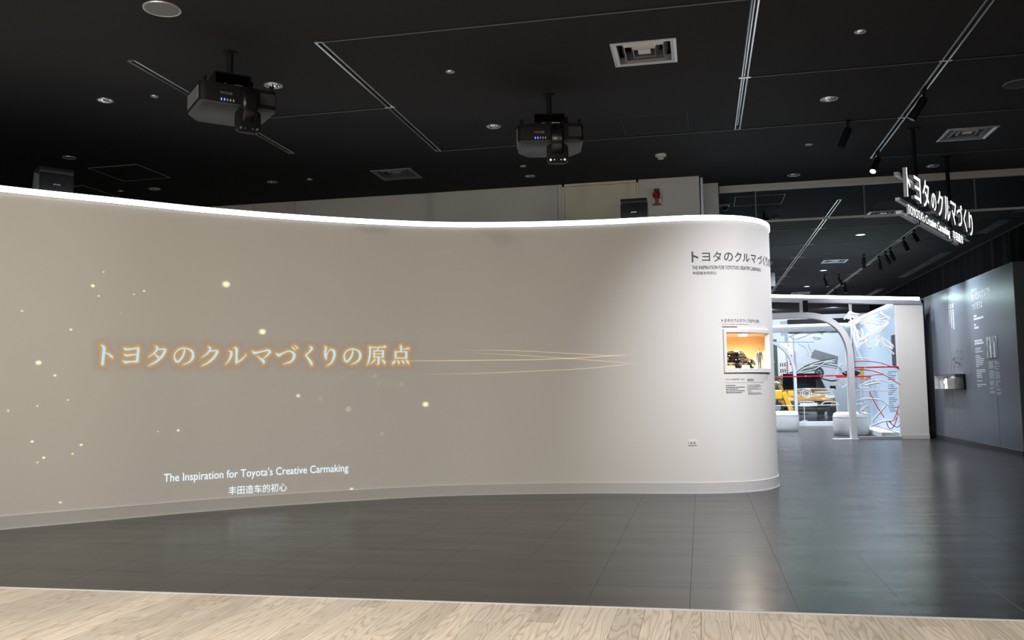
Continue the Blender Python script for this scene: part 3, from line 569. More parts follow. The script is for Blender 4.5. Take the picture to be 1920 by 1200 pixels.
# linear slot diffusers
for i, (x, a, b) in enumerate(SLOTS):
    t = thing('slot_diffuser', ['long slatted ceiling vent at the right edge, nearest the viewer', 'slatted ceiling vent just right of the lit sign', 'long slatted ceiling vent beside the black curtain in the middle distance', 'farthest slatted ceiling vent just above the gallery header'][i], 'air vent', (x, (a+b)/2, H), 0, 'linear slot vents by the curtain')
    l = (b-a)/2
    for c in ((-.11, -.096), (.096, .11)): MB().box(c[0], c[1], -l, l, -.006, .03).build('side_rail', M['dgrey'], t)
    for c in (-l, l-.012): MB().box(-.11, .11, c, c+.012, -.006, .03).build('end_cap', M['dgrey'], t)
    for k in range(4):
        q = -.07+.046*k; MB(Matrix.Translation((q, 0, .008)) @ Matrix.Rotation(.5, 4, 'Y')).box(-.015, .015, -l+.01, l-.01, -.003, .003).build('slat', M['dgrey'], t)
    MB().box(-.105, .105, -l, l, .05, .06).build('backing', M['recess'], t)

# ------------------------------------------------------------------ lighting tracks
def track(x, a, b, label, ticks):
    t = thing('lighting_track', label, 'track', (x, a, H), 0, 'recessed steel ceiling tracks')
    L_ = b-a
    for sx in (-1, 1):
        MB().rings([[(sx*q, y, z) for q, z in ((.017, .02), (.017, -.004), (.028, -.006), (.031, -.001), (.031, .001), (.019, .001), (.019, .02))] for y in (0, L_)]).build('flange', M['alu'], t)
    mb = MB(); mb.rings([[(q, y, z) for q, z in ((-.018, .005), (-.018, .04), (.018, .04), (.018, .005), (.016, .005), (.016, .038), (-.016, .038), (-.016, .005))] for y in (0, L_)]); mb.build('channel', M['dgrey'], t)
    MB().box(-.004, .004, .05, L_-.05, .02, .036).build('conductor', M['alu'], t)
    for c in (0, L_-.012): MB().box(-.031, .031, c, c+.012, -.006, .02).build('end_cap', M['alu'], t)
    for y in ticks:
        MB().box(-.05, .05, y-a-.012, y-a+.012, -.009, .004).build('joiner', M['alu'], t)
        if a > 12: MB().box(-.13, .13, y-a-.005, y-a+.005, -.008, .001).build('cross_strip', M['alulight'], t)
    return t
for x, a, b, lb in TRACK:
    tk = {(-4.30): [], (-2.73): [7.76], .45: [7.75], 2.04: [7.75, 9.33], 2.01: [15.66, 17.37, 19.05, 20.72, 22.28, 23.85, 25.5], 3.63: [17.37, 19.05, 20.72, 22.28, 23.85]}[x]
    track(x, a, b, lb, tk)

# ------------------------------------------------------------------ track spotlights
def spotlight(x, y, aim, label, lit=False, power=0, color=COOL, cone=45):
    t = thing('track_spotlight', label, 'spotlight', (x, y, H), 0, 'black cylinder track spotlights')
    MB().box(-.018, .018, -.05, .05, -.03, -.001).build('track_adapter', M['blackmetal'], t, bevel=.004)
    d = (Vector(aim)-Vector((x, y, H-.10))).normalized(); P = Vector((0, 0, -.085)); side = d.cross(Vector((0, 0, 1))).normalized()
    MB().cyl((0, 0, -.03), (0, 0, -.075), .011, n=12).build('stem', M['blackmetal'], t)
    yk = MB(); B = P+d*.055+Vector((0, 0, -.012))
    yk.tube([P+Vector((0, 0, .012)), P+side*.040+Vector((0, 0, .005)), P+side*.041+d*.05], .006, 6)
    yk.build('yoke', M['mgrey'], t)
    back, front = P-d*.012, P+d*.19
    b = MB(); b.cyl(back, back+d*.012, .028, .036, 24); b.cyl(back+d*.012, front, .036, .036, 24); b.cyl(front, front+d*.012, .037, .037, 24)
    b.build('lamp_body', M['blackmetal'], t, smooth=True)
    MB().cyl(front+d*.0125, front+d*.014, .031, .031, 20).build('lens', M['lampface'] if lit else M['darkglass'], t)
    if power: lamp('spotlight_lamp', 'SPOT', Vector((x, y, H))+front+d*.03, power, color, aim, .03, cone, 1.0)
END = (.45, 9.0, 1.35)
spotlight(2.04, 8.50, (.18, 8.92, .62), 'black spotlight hanging from the right ceiling track, nearest the top edge', False, 0)
spotlight(1.52, 9.33, (.15, 8.9, .4), 'black spotlight on the thin ceiling line left of the right track', False, 0)
spotlight(2.04, 10.66, (.64, 8.93, .61), 'lit black spotlight with a glowing lens at the end of the right track', True, 260, COOL, 75)
spotlight(2.04, 5.3, (.90, 9.35, 1.25), 'lit black spotlight on the right ceiling track, just above the picture edge', True, 930, (.90, .91, 1.0), 54)
fs = [(3.64, 16.31, (4.3, 14.5, 1.3), 'black spotlight on the far track nearest the lit sign', 430),
      (3.64, 17.09, (4.3, 16.1, 1.2), 'second black spotlight on the far track from the lit sign', 330),
      (3.64, 18.27, (4.3, 17.4, 1.1), 'third black spotlight on the far track from the lit sign', 160),
      (3.64, 18.75, (4.35, 17.8, 1.5), 'fourth black spotlight on the far track, overlapping the third', 0),
      (3.64, 19.42, (3.95, 19.2, 1.3), 'black spotlight on the far track pointing nearly straight down', 0),
      (3.29, 19.05, (3.25, 19.2, 1.3), 'lone black spotlight left of the far track', 20),
      (3.64, 23.92, (3.9, 23.7, 1.2), 'black spotlight low on the far track, above the gallery header', 0),
      (2.95, 22.28, (3.6, 22.9, 1.4), 'tilted spotlight with a bright tip below the lit far downlight', 25),
      (3.27, 22.28, (4.2, 22.9, 1.6), 'tilted spotlight with a bright tip touching the far track', 25),
      (3.64, 25.6, (4.0, 25.5, 1.2), 'farthest black spotlight at the end of the far track', 0)]
for x, y, aim, lb, p in fs: spotlight(x, y, aim, lb, 'bright tip' in lb, p, BLUE, 66)

# ------------------------------------------------------------------ small ceiling devices
def smoke(x, y, label):
    t = thing('smoke_detector', label, 'smoke detector', (x, y, H))
    MB().lathe([(.062, .001), (.062, -.018), (.056, -.026), (.040, -.030)], n=28, cap1=True).build('base', M['offwhite'], t, smooth=True)
    MB().lathe([(.036, -.030), (.034, -.048), (.028, -.054)], n=24, cap1=True).build('sensor_head', M['offwhite'], t, smooth=True)
    for k in range(10):
        a = 2*PI*k/10; MB(Matrix.Rotation(a, 4, 'Z')).box(.032, .0365, -.005, .005, -.046, -.036).build('vent_slot', M['recess'], t)
smoke(-.36, 10.14, 'ivory smoke detector on the ceiling above the pale back wall')
smoke(1.22, 14.45, 'ivory smoke detector beyond the glass barrier')
t = thing('dome_camera', 'white dome security camera beside the grey column', 'camera', (.42, 13.2, H))
MB().lathe([(.075, .001), (.075, -.02), (.062, -.035)], n=24, cap1=True).build('housing', M['white'], t, smooth=True)
MB().lathe([(.055, -.034), (.05, -.06), (.035, -.082), (.012, -.09)], n=24, cap1=True).build('dome', M['darkglass'], t, smooth=True)
t = thing('hanging_projector', 'small black device hanging from the ceiling just above the wall corner', 'device', (1.02, 14.0, H))
MB().cyl((0, 0, 0), (0, 0, -.08), .02).build('mount', M['blackmetal'], t)
MB().prism(rrect(.14, .12, .03), -.17, -.08).build('body', M['black'], t, bevel=.01)
t = thing('hanging_board', 'pale grey board hanging on a thin black rod behind the wall corner', 'board', (1.49, 19.5, H))
MB().cyl((0, 0, .0), (0, 0, -.25), .012).build('rod', M['blackmetal'], t)
MB().tube([(-.05, 0, -.01), (-.045, 0, -.05), (0, 0, -.07), (.045, 0, -.05), (.05, 0, -.01)], .01, 6).build('hook_yoke', M['alulight'], t)
MB().box(-.10, .10, -.03, .03, -.53, -.245).build('panel', M['mgrey'], t, bevel=.006)

# ------------------------------------------------------------------ text helper
def text_data(body, size=1.0, bold=0.0, space=1.0):
    cu = bpy.data.curves.new('text', 'FONT'); cu.body = body; cu.size = size; cu.offset = bold; cu.space_character = space; cu.resolution_u = 3
    o = bpy.data.objects.new('text', cu); COL.objects.link(o)
    dg = bpy.context.evaluated_depsgraph_get(); me = bpy.data.meshes.new_from_object(o.evaluated_get(dg))
    V = [(v.co.x, v.co.y) for v in me.vertices]; F = [tuple(p.vertices) for p in me.polygons]
    bpy.data.objects.remove(o); bpy.data.curves.remove(cu); bpy.data.meshes.remove(me)
    return V, F
def fit(V, w_, h_=None):
    x0 = min(v[0] for v in V); x1 = max(v[0] for v in V); y0 = min(v[1] for v in V); y1 = max(v[1] for v in V)
    sx = w_/(x1-x0) if w_ else h_/(y1-y0); sy = h_/(y1-y0) if h_ else sx
    return [((x-x0)*sx, (y-y0)*sy) for x, y in V]
def text_obj(name, body, fmap, w_, h_, m, parent, bold=0.0, space=1.0):
    """flat lettering: fmap turns (u,v) into a point"""
    V, F = text_data(body, 1.0, bold, space); V = fit(V, w_, h_)
    mb = MB(); mb.add([fmap(u, v) for u, v in V], F)
    return mb.build(name, m, parent, recalc=False)
def extruded_letter(name, ch, box_, fr, depth, mats, parent, bold=0.0):
    """box_=(u0,v0,w,h) in the sign plane, fr(u,v,d) -> point; front face lit, sides metal"""
    V, F = text_data(ch, 1.0, bold); V = fit(V, box_[2], box_[3]); V = [(u+box_[0], v+box_[1]) for u, v in V]
    bm = bmesh.new(); vs_ = [bm.verts.new(fr(u, v, depth)) for u, v in V]
    for f in F:
        try: bm.faces.new([vs_[i] for i in f])
        except ValueError: pass
    bmesh.ops.remove_doubles(bm, verts=bm.verts, dist=1e-5)
    bm.faces.ensure_lookup_table(); front = list(bm.faces)
    bd = [e for e in bm.edges if len(e.link_faces) == 1]
    r = bmesh.ops.extrude_edge_only(bm, edges=bd)
    back = Vector(fr(0, 0, 0))-Vector(fr(0, 0, depth))
    bmesh.ops.translate(bm, verts=[g for g in r['geom'] if isinstance(g, bmesh.types.BMVert)], vec=back)
    for f in bm.faces: f.material_index = 1
    for f in front: f.material_index = 0
    me = bpy.data.meshes.new(name); bm.to_mesh(me); bm.free()
    for m in mats: me.materials.append(m)
    o = bpy.data.objects.new(name, me); COL.objects.link(o); o.parent = parent
    return o
def wall_map(s0, z0, off=.004): return lambda u, v: wp(s0+u, z0+v, off)

# ------------------------------------------------------------------ ceiling projectors
def projector():
    t = thing('projector', 'x', 'projector')
    MB().lathe([(.058, .001), (.058, -.008), (.05, -.012), (.026, -.016)], n=28, cap1=True).build('ceiling_plate', M['blackmetal'], t, smooth=True)
    MB().cyl((0, 0, -.01), (0, 0, -.20), .023, n=20).build('pole', M['blackmetal'], t, smooth=True)
    br = MB(); br.box(-.13, .13, -.10, .10, -.205, -.195); br.box(-.135, -.13, -.10, .10, -.30, -.195); br.box(.13, .135, -.10, .10, -.30, -.195); br.box(-.13, .13, .095, .10, -.30, -.195)
    br.build('bracket', M['blackgloss'], t)
    MB().cyl((.13, -.02, -.24), (.165, -.02, -.24), .03, n=16).build('tilt_knob', M['black'], t)
    MB().tube([(-.1, -.04, -.285), (-.05, -.06, -.27), (0, -.03, -.285), (.06, -.06, -.27), (.1, -.04, -.285)], .006, 6).build('cable', M['alulight'], t)
    MB().box(.02, .09, -.05, 0, -.295, -.262).build('cable_plug', M['deskwhite'], t, bevel=.005)
    MB().prism(rrect(.43, .34, .07), -.322, -.306).build('mount_tray', M['blackgloss'], t, bevel=.004)
    # body: rounded plan, underside narrowing towards the back
    plan = [(-.285, -.27), (.285, -.27), (.285, .12), (.19, .26), (-.19, .26), (-.285, .12)]
    def rnd(pl, k):
        P = []
        for i, p in enumerate(pl):
            a, b = pl[i-1], pl[(i+1) % len(pl)]
            for q in range(5):
                u = q/4; p0 = (p[0]+(a[0]-p[0])*k, p[1]+(a[1]-p[1])*k); p1 = (p[0]+(b[0]-p[0])*k, p[1]+(b[1]-p[1])*k)
                P.append(tuple((1-u)**2*p0[j]+2*u*(1-u)*p[j]+u*u*p1[j] for j in (0, 1)))
        return P
    R = rnd(plan, .10)
    body = MB(); body.rings([[(x*f, (y+.005)*f, z) for x, y in R] for f, z in ((.93, -.336), (.99, -.342), (1, -.36), (1, -.478), (.985, -.488))])
    B = body.build('body', M['black'], t, smooth=True)
    un = MB(); un.rings([[(x*f, (y+.005)*f, z) for x, y in R] for f, z in ((.995, -.484), (.985, -.494), (.95, -.500))]); un.build('underside', M['dgrey'], t, smooth=True)
    # intake grille on the side, exhaust slats on the front
    g = MB().box(-.289, -.284, -.22, .10, -.465, -.365).build('side_grille', M['mgrey'], B)
    for k in range(9): MB().box(-.2925, -.288, -.215, .095, -.460+.0105*k, -.455+.0105*k).build('slat', M['mgrey'], g)
    g2 = MB().box(.15, .27, -.274, -.268, -.46, -.37).build('front_grille', M['recess'], B)
    for k in range(8): MB().box(.155, .265, -.277, -.273, -.455+.0105*k, -.450+.0105*k).build('slat', M['dgrey'], g2)
    for x, y in ((-.25, -.24), (.25, -.24)):
        MB().lathe([(.012, 0), (.012, .025), (.019, .030), (.019, .04)], (x, y, -.34), 14, cap1=True).build('levelling_foot', M['black'], t)
    # upside-down brand lettering and status lamps on the front panel
    text_obj('front_lettering', 'EPSON', lambda u, v: (-.055-u, -.2735, -.405-v), .085, .018, M['mgrey'], B, .01)
    for k in range(5):
        MB().box(-.135+.022*k, -.128+.022*k, -.2745, -.268, -.472, -.455).build('status_lamp', M['blueled'] if k < 2 else M['whiteled'], B)
    # elbow lens
    arm = MB(Matrix.Rotation(PI/2, 4, 'Z') @ XZ)     # draw in (y,z), extrude along x
    side = [(-.26, -.35), (-.33, -.36), (-.372, -.42), (-.38, -.52), (-.345, -.60), (-.29, -.66), (-.20, -.66), (-.20, -.505), (-.26, -.50)]
    arm.prism(side, .0, .11)
    arm.build('elbow_lens', M['blackgloss'], t, bevel=.022, seg=3, smooth=True)
    pl = MB(Matrix.Translation((.055, -.30, -.615)) @ XZ); pl.prism(rrect(.185, .17, .04), -.03, .025)
    P2 = pl.build('lens_cover', M['black'], t, bevel=.008, smooth=True)
    for x, r in ((-.06, .010), (-.028, .005), (.028, .005), (.06, .010)):
        MB().cyl((.055+x, -.335, -.675), (.055+x, -.323, -.675), r, n=12).build('screw', M['alu'], P2)
    return t
PJ = projector(); PJ.location = (-3.47, 6.19, H); PJ.rotation_euler = (0, 0, math.radians(44))
tag(PJ, 'black ceiling projector turned sideways with its grey intake grille showing, on the left', None, 'black ceiling projectors')
P2 = copy_tree(PJ); P2.location = (-1.25, 7.80, H); P2.rotation_euler = (0, 0, math.radians(11))
P2['label'] = 'black ceiling projector facing the viewer, near the middle of the ceiling'

# ------------------------------------------------------------------ loudspeakers standing on the wall
def loudspeaker(s, label, rz_extra=0, w_=.262):
    p, tn, n = wall_at(s); c = (p[0]-n[0]*.17, p[1]-n[1]*.17, TOPZ)
    t = thing('loudspeaker', label, 'loudspeaker', c, math.atan2(tn[1], tn[0])+rz_extra, 'black loudspeakers on the curved wall')
    prof = [(-.07, .0), (-.105, .03), (-.09, .215), (-.115, .235), (-.115, .262), (.06, .262), (.10, .12), (.07, 0)]
    mb = MB(Matrix.Rotation(PI/2, 4, 'Z') @ XZ); mb.prism(prof, -w_/2, w_/2)
    mb.build('cabinet', M['black'], t, bevel=.004)
    mb = MB(Matrix.Rotation(PI/2, 4, 'Z') @ XZ); mb.prism([(-.108, .036), (-.112, .038), (-.098, .208), (-.094, .208)], -w_/2+.012, w_/2-.012); gr = mb.build('grille', M['blackmetal'], t)
    for sx in (-1, 1):
        mb = MB(Matrix.Rotation(PI/2, 4, 'Z') @ XZ); mb.prism([(-.085, .01), (-.085, .20), (.05, .24), (.085, .12), (.06, .01)], sx*(w_/2), sx*(w_/2+.004)); mb.build('side_panel', M['dgrey'], t)
    b = MB().box(-.032, .032, -.1075, -.100, .118, .131).build('badge', M['black'], gr)
    text_obj('badge_lettering', 'BOSE', lambda u, v: (-.028+u+v*.35, -.1085, .1195+v), .052, .010, M['alulight'], b, .02)
    return t
loudspeaker(2.30, 'black loudspeaker standing on the curved wall at the far left', .12)
loudspeaker(7.665, 'black loudspeaker standing on the curved wall before the cream door', 0)

# fire alarm horn
t = thing('fire_alarm', 'red fire alarm horn on the pale back wall', 'fire alarm', (-.465, 11.3, 3.30))
MB().box(-.06, .06, -.045, 0, -.01, .075).build('base_box', M['offwhite'], t, bevel=.004)
MB().box(-.034, .034, -.035, 0, .075, .205).build('back_box', M['dgrey'], t, bevel=.004)
MB(Matrix.Translation((0, -.05, .115)) @ Matrix.Rotation(PI/2, 4, 'X')).lathe([(.018, -.03), (.022, 0), (.030, .03), (.044, .05), (.047, .055), (.040, .050), (.02, .02), (.004, .012)], n=28, cap1=True).build('horn', M['firered'], t, smooth=True)
MB().prism([(-.02, -.09), (.02, -.09), (.02, -.04), (-.02, -.04)], .0, .10).build('neck', M['firered'], t, bevel=.005)
MB().prism([(-.05, -.09), (.05, -.09), (.05, -.046), (-.05, -.046)], -.008, .008).build('foot_plate', M['firered'], t, bevel=.003)

# ------------------------------------------------------------------ glass smoke barrier
t = thing('smoke_barrier', 'hanging glass smoke barrier with pale rails below the ceiling', 'glass barrier', (2.9, 12.0, H))
a, b = -2.58, 3.2
MB().box(a, b, -.03, .03, -.045, -.0).build('ceiling_rail', M['greywall'], t)
MB().box(a, b, -.022, .022, -.085, -.046).build('clamp_rail', M['offwhite'], t)
MB().box(a, b, -.012, .012, -.505, -.478).build('bottom_rail', M['greywall'], t)
xs = [a]+[x-2.9 for x in (.775, 2.11, 3.41, 4.7)]+[b]
for q in range(len(xs)-1): MB().box(xs[q]+.006, xs[q+1]-.006, -.004, .004, -.48, -.08).build('glass_pane', M['barrier'], t)
for x in xs[1:-1]: MB().box(x-.007, x+.007, -.010, .010, -.48, -.08).build('joint_strip', M['mgrey'], t)

# ------------------------------------------------------------------ hanging illuminated sign
U = Vector((.4366, .8997, 0)); NN = Vector((.8997, -.4366, 0)); A0 = Vector((2.27, 9.78, 0))
t = thing('hanging_sign', 'illuminated white lettering sign hanging from two black rods', 'sign', (2.27, 9.78, H))
def sp(u, v, d): p = U*u+NN*d; return (p.x, p.y, v-H)
def sbar(mb, u0, u1, v0, v1, d0, d1):
    mb.add([sp(u, v, d) for d in (d0, d1) for v in (v0, v1) for u in (u0, u1)], [(0, 1, 3, 2), (4, 6, 7, 5), (0, 4, 5, 1), (2, 3, 7, 6), (0, 2, 6, 4), (1, 5, 7, 3)]); return mb
for u in (0, 1.51):
    MB().lathe([(.06, .001), (.06, -.008), (.03, -.012)], sp(u, H, -.045), 20, cap1=True).build('ceiling_plate', M['blackmetal'], t)
    MB().cyl(sp(u, H-.01, -.045), sp(u, 2.64, -.045), .022, n=12).build('hanger_rod', M['blackmetal'], t)
for v0, v1, u1 in ((3.02, 3.055, 2.25), (2.775, 2.805, 2.52), (2.645, 2.675, 1.85)):
    sbar(MB(), -.72, u1, v0, v1, -.07, -.03).build('rail', M['alulight'], t)
chars = [('ト', .02, .12, .285, 0), ('ヨ', .30, .24, .25, .01), ('タ', .62, .27, .29, 0), ('の', .99, .20, .19, .02), ('ク', 1.26, .25, .28, 0), ('ル', 1.57, .28, .27, 0), ('マ', 1.90, .26, .26, 0), ('づ', 2.20, .28, .27, .02), ('く', 2.56, .16, .28, 0), ('り', 2.86, .20, .285, -.01)]
sgn = [M['ledsign'], M['alulight']]
for ch, u, w_, h_, dz in chars: extruded_letter('letter', ch, (-.70+u, 2.81+dz, w_, h_), sp, .035, sgn, t, .004)
def row(body, u0, u1, v0, h_):
    V, _ = text_data(body); tot = max(v[0] for v in V)-min(v[0] for v in V)
    adv = []
    for k in range(len(body)):
        if body[k] == ' ': continue
        V1, _ = text_data(body[:k+1]); x1 = max(v[0] for v in V1); Vc, _ = text_data(body[k]); wc = max(v[0] for v in Vc)-min(v[0] for v in Vc)
        y0, y1 = min(v[1] for v in Vc), max(v[1] for v in Vc); adv.append((body[k], x1-wc, wc, y0, y1-y0))
    sx = (u1-u0)/tot; x00 = adv[0][1]; ref = .72 if ord(body[0]) < 128 else .88
    for ch, x, wc, y0, hh in adv:
        extruded_letter('letter', ch, (u0+(x-x00)*sx, v0+y0*h_/ref, wc*sx, hh*h_/ref), sp, .02, sgn, t, .0)
row("TOYOTA's Creative Carmaking", -.63, 1.15, 2.655, .092)
row('丰田造车', 1.30, 1.84, 2.655, .10)

# ------------------------------------------------------------------ curtain
cu_ = MB(); V = []; n = 900; ya, yb = 12.6, 30.0
rngc = random.Random(5); ph = 0
for i in range(n+1):
    y = ya+(yb-ya)*i/n; ph += (.019*2*PI/.17)*(1+.35*math.sin(y*1.7)+.2*math.sin(y*5.1))
    x = 5.30+.035*math.sin(ph)+.012*math.sin(ph*2.3+1)
    for z, sq in ((.02, 1.15), (1.8, 1.05), (3.2, 1), (H-.03, .75)): V.append((5.30+(x-5.30)*sq, y, z))
F = [(i*4+k, (i+1)*4+k, (i+1)*4+k+1, i*4+k+1) for i in range(n) for k in range(3)]
ct = thing('curtain', 'long black pleated curtain along the right wall', 'curtain', (0, 0, 0))
cu_.add(V, F); cu_.build('cloth', M['curtain'], ct, smooth=True, recalc=False)
MB().box(5.255, 5.275, ya, yb, H-.035, H-.001).build('curtain_rail', M['dgrey'], ct)

# ------------------------------------------------------------------ slate information wall on the right
pw = MB(); pw.box(4.30, 4.62, 13.62, 18.75, 0, 2.69)
PWL = struct(pw.build('wall_information', M['panel'], bevel=.004), 'free-standing slate grey information wall with white lettering')
struct(MB().box(4.62, 5.2, 13.68, 13.80, 0, 2.69).build('wall_return', M['panel']), 'dark return panel beside the information wall')
struct(MB().box(4.285, 4.302, 13.62, 18.75, 0, .07).build('baseboard_information', M['dgrey']), 'dark skirting of the information wall')
MB().box(4.2985, 4.3005, 17.03, 17.035, .07, 2.685).build('panel_joint', M['mgrey'], PWL)
MB().box(4.2985, 4.3005, 14.60, 14.604, .07, .9).build('panel_joint', M['dgrey'], PWL)
IX = 4.2975
def imap(y0, z0): return lambda u, v: (IX, y0-u, z0+v)
it = thing('wall_lettering', 'white Japanese heading and text columns on the slate information wall', 'lettering')
text_obj('heading', 'もっといいクルマを', imap(15.62, 2.33), .96, .135, M['whiteprint'], it, .02)
text_obj('heading', 'つくろうよ', imap(15.60, 2.175), .52, .115, M['whiteprint'], it, .02)
text_obj('heading', 'プロローグ', imap(15.63, 2.465), .32, .055, M['whiteprint'], it, .015)
def bars(name, rows, y0, z0, dz, h_, parent, m, seed=0):
    r = random.Random(seed); mb = MB()
    for k, L_ in enumerate(rows):
        if not L_: continue
        u = 0
        while u < L_-.01:
            w_ = min(L_-u, r.uniform(.03, .09)); z = z0-dz*k
            mb.quad((IX, y0-u, z), (IX, y0-u-w_, z), (IX, y0-u-w_, z+h_), (IX, y0-u, z+h_)); u += w_+.008
    return mb.build(name, m, parent, recalc=False)
bars('subheading', [.16, .50, 0, .09, .24], 15.55, 2.06, .047, .033, it, M['whiteprint'], 1)
# vertical columns of characters
mb = MB(); r = random.Random(4)
for c, (y, n_, w_) in enumerate(((16.72, 11, .085), (16.85, 10, .06), (16.97, 8, .035))):
    for k in range(n_):
        z = 2.36-.039*k - (.02 if k > 1 else 0)
        for q in range(3): mb.quad((IX, y+w_/2, z+.011*q), (IX, y-w_/2+r.uniform(0, .02), z+.011*q), (IX, y-w_/2, z+.008+.011*q), (IX, y+w_/2, z+.008+.011*q))
mb.build('vertical_text', M['whiteprint'], it, recalc=False)
bars('heading', [.40, .46], 15.58, 1.665, .042, .032, it, M['whiteprint'], 2)
bars('text_column', [.30, .27, .40, 0, .22, .30, .44, .40, .38, .36, .16, 0, .46, .46, .28, .26, .30, 0, .28, 0, .48, .24], 15.57, 1.555, .0285, .0135, it, M['whiteprint'], 3)
bars('text_column', [.22, .20, .20, .24, .24, .22, 0, .22, .24, .24, .24, .24, .22, .22, 0, .24, .22, .2, .22, 0, .24, .14, 0, .24, .22], 14.92, 1.33, .0195, .009, it, M['whiteprint'], 5)
bars('text_column', [.12, .2, .2, 0, .22, .08, .2, 0, .16, .22, .22, .22, .22, .2, 0, .22, .2, .1, .12, .18, 0, .2, .2, 0, .22, .2], 14.64, 1.33, .0195, .009, it, M['whiteprint'], 6)
# monochrome photograph print
ph_, tt, bb = nt('monochrome_photograph'); N_, L2 = tt.nodes, tt.links
tc = N_.new('ShaderNodeTexCoord'); no = N_.new('ShaderNodeTexNoise'); no.inputs['Scale'].default_value = 9; mp = N_.new('ShaderNodeMapping'); mp.inputs['Scale'].default_value = (1, 2.2, .8)
L2.new(tc.outputs['Object'], mp.inputs[0]); L2.new(mp.outputs[0], no.inputs[0]); rp = N_.new('ShaderNodeValToRGB'); rp.color_ramp.elements[0].position = .40; rp.color_ramp.elements[1].position = .56
rp.color_ramp.elements[0].color = (.12, .13, .14, 1); rp.color_ramp.elements[1].color = (.66, .68, .70, 1); L2.new(no.outputs['Fac'], rp.inputs[0]); L2.new(rp.outputs[0], bb.inputs['Base Color'])
pt = thing('photograph_print', 'black and white photograph of standing people on the slate wall', 'photograph')
MB().box(IX-.003, IX+.002, 14.47, 14.96, 1.385, 1.71).build('print', ph_, pt)
for k, (y, hh) in enumerate(((14.88, .25), (14.79, .24), (14.70, .22), (14.60, .26), (14.53, .28))):
    mb = MB(); z0 = 1.39
    pts = [(-.028, 0), (-.024, .48), (-.036, .55), (-.034, .80), (-.012, .84), (-.016, .92), (0, 1), (.016, .92), (.012, .84), (.034, .80), (.036, .55), (.024, .48), (.028, 0), (.004, 0), (0, .45), (-.004, 0)]
    mb.rings([[(x, y+a_*1.15, z0+b_*hh) for a_, b_ in pts] for x in (IX-.0045, IX-.003)]); mb.build('figure_silhouette', M['whiteprint'] if k % 2 else M['mgrey'], pt)
# faint etched map above the small showcase
mb = MB(); r = random.Random(9)
for k in range(130):
    y = r.gauss(16.65, .21); z = r.gauss(1.39, .10)
    if abs(y-16.65) > .44 or abs(z-1.39) > .20: continue
    a_, b_ = r.uniform(.02, .08), r.uniform(.004, .03)
    mb.quad((IX, y+a_/2, z), (IX, y-a_/2, z+r.uniform(-.01, .01)), (IX, y-a_/2, z+b_), (IX, y+a_/2, z+b_*r.uniform(.4, 1)))
mt = mb.build('etched_pattern', M['mgrey'], None, recalc=False); tag(mt, 'faint pale etched pattern above the small showcase on the slate wall', 'graphic')
# wall showcase with paper figures
t = thing('wall_showcase', 'shallow glazed showcase with white paper figures on the slate wall', 'showcase', (4.30, 17.0, .925))
MB().box(-.16, 0, -.78, .55, -.012, .0).build('bottom_shelf', M['dgrey'], t)
MB().box(-.16, 0, -.78, .55, .235, .247).build('top_panel', M['dgrey'], t)
MB().box(-.03, 0, -.80, -.77, -.012, .247).build('end_post', M['recess'], t)
MB().quad((-.158, -.775, 0), (-.03, -.775, 0), (-.03, -.775, .235), (-.158, -.775, .235)).build('glass_end', M['glass'], t, recalc=False)
MB().box(-.16, 0, .535, .55, 0, .235).build('end_panel', M['deskwhite'], t)
MB().box(-.008, 0, -.77, .53, 0, .235).build('back_panel', M['dgrey'], t)
MB().box(-.010, -.008, .36, .53, 0, .235).build('lit_back_panel', M['deskwhite'], t)
MB().quad((-.158, -.77, 0), (-.158, .53, 0), (-.158, .53, .235), (-.158, -.77, .235)).build('glass_front', M['glass'], t, recalc=False)
for k, y in enumerate((.36, .10, -.10, -.30, -.45, -.58)):
    pts = [(-.026, 0), (-.02, .46), (-.034, .52), (-.036, .78), (-.012, .83), (-.018, .92), (0, 1), (.018, .92), (.012, .83), (.036, .78), (.034, .52), (.02, .46), (.026, 0), (.005, 0), (0, .42), (-.005, 0)]
    mb = MB(); mb.rings([[(-.085+a_*.95, yy, b_*.185) for a_, b_ in pts] for yy in (y-.003, y+.003)])
    fo_ = mb.build('paper_figure', M['deskwhite'], None, loc=(4.30, 17.0, .925)); tag(fo_, 'white paper figure, %s from the far white end of the slate wall showcase' % ['first', 'second', 'third', 'fourth', 'fifth', 'sixth', 'seventh'][k], 'figure', 'paper figures in the wall showcase')

# ------------------------------------------------------------------ lettering and fittings on the curved wall
t = thing('wall_heading', 'dark grey Japanese heading with English and Chinese lines on the curved wall end', 'lettering')
for ch, s, w_, h_, dz in (('ト', 8.215, .066, .105, 0), ('ヨ', 8.315, .080, .084, .008), ('タ', 8.425, .082, .100, .002), ('の', 8.535, .094, .086, .008), ('ク', 8.65, .080, .098, .004), ('ル', 8.745, .092, .080, .010), ('マ', 8.858, .082, .080, .006), ('づ', 8.965, .092, .088, .006), ('く', 9.085, .055, .098, .002), ('り', 9.175, .065, .098, .002), ('の', 9.275, .09, .085, .008), ('原', 9.40, .095, .095, .003), ('点', 9.52, .095, .095, .003)):
    text_obj('letter', ch, wall_map(s, 2.229+dz), w_, h_, M['ink'], t, .008 if ch != 'ト' else .02)
text_obj('english_line', "THE INSPIRATION FOR TOYOTA'S CREATIVE CARMAKING", wall_map(8.216, 2.158), .81, .037, M['ink'], t)
text_obj('chinese_line', '丰田造车的初心', wall_map(8.22, 2.107), .235, .030, M['ink'], t)
t = thing('showcase_caption', 'small printed captions above and below the lit showcase in the curved wall', 'lettering')
text_obj('caption_heading', 'トヨタのクルマづくりは今に続く', wall_map(8.487, 1.638), .475, .036, M['ink'], t)
text_obj('caption_english', "Toyota's Creative Carmaking continues", wall_map(8.489, 1.613), .30, .012, M['ink'], t)
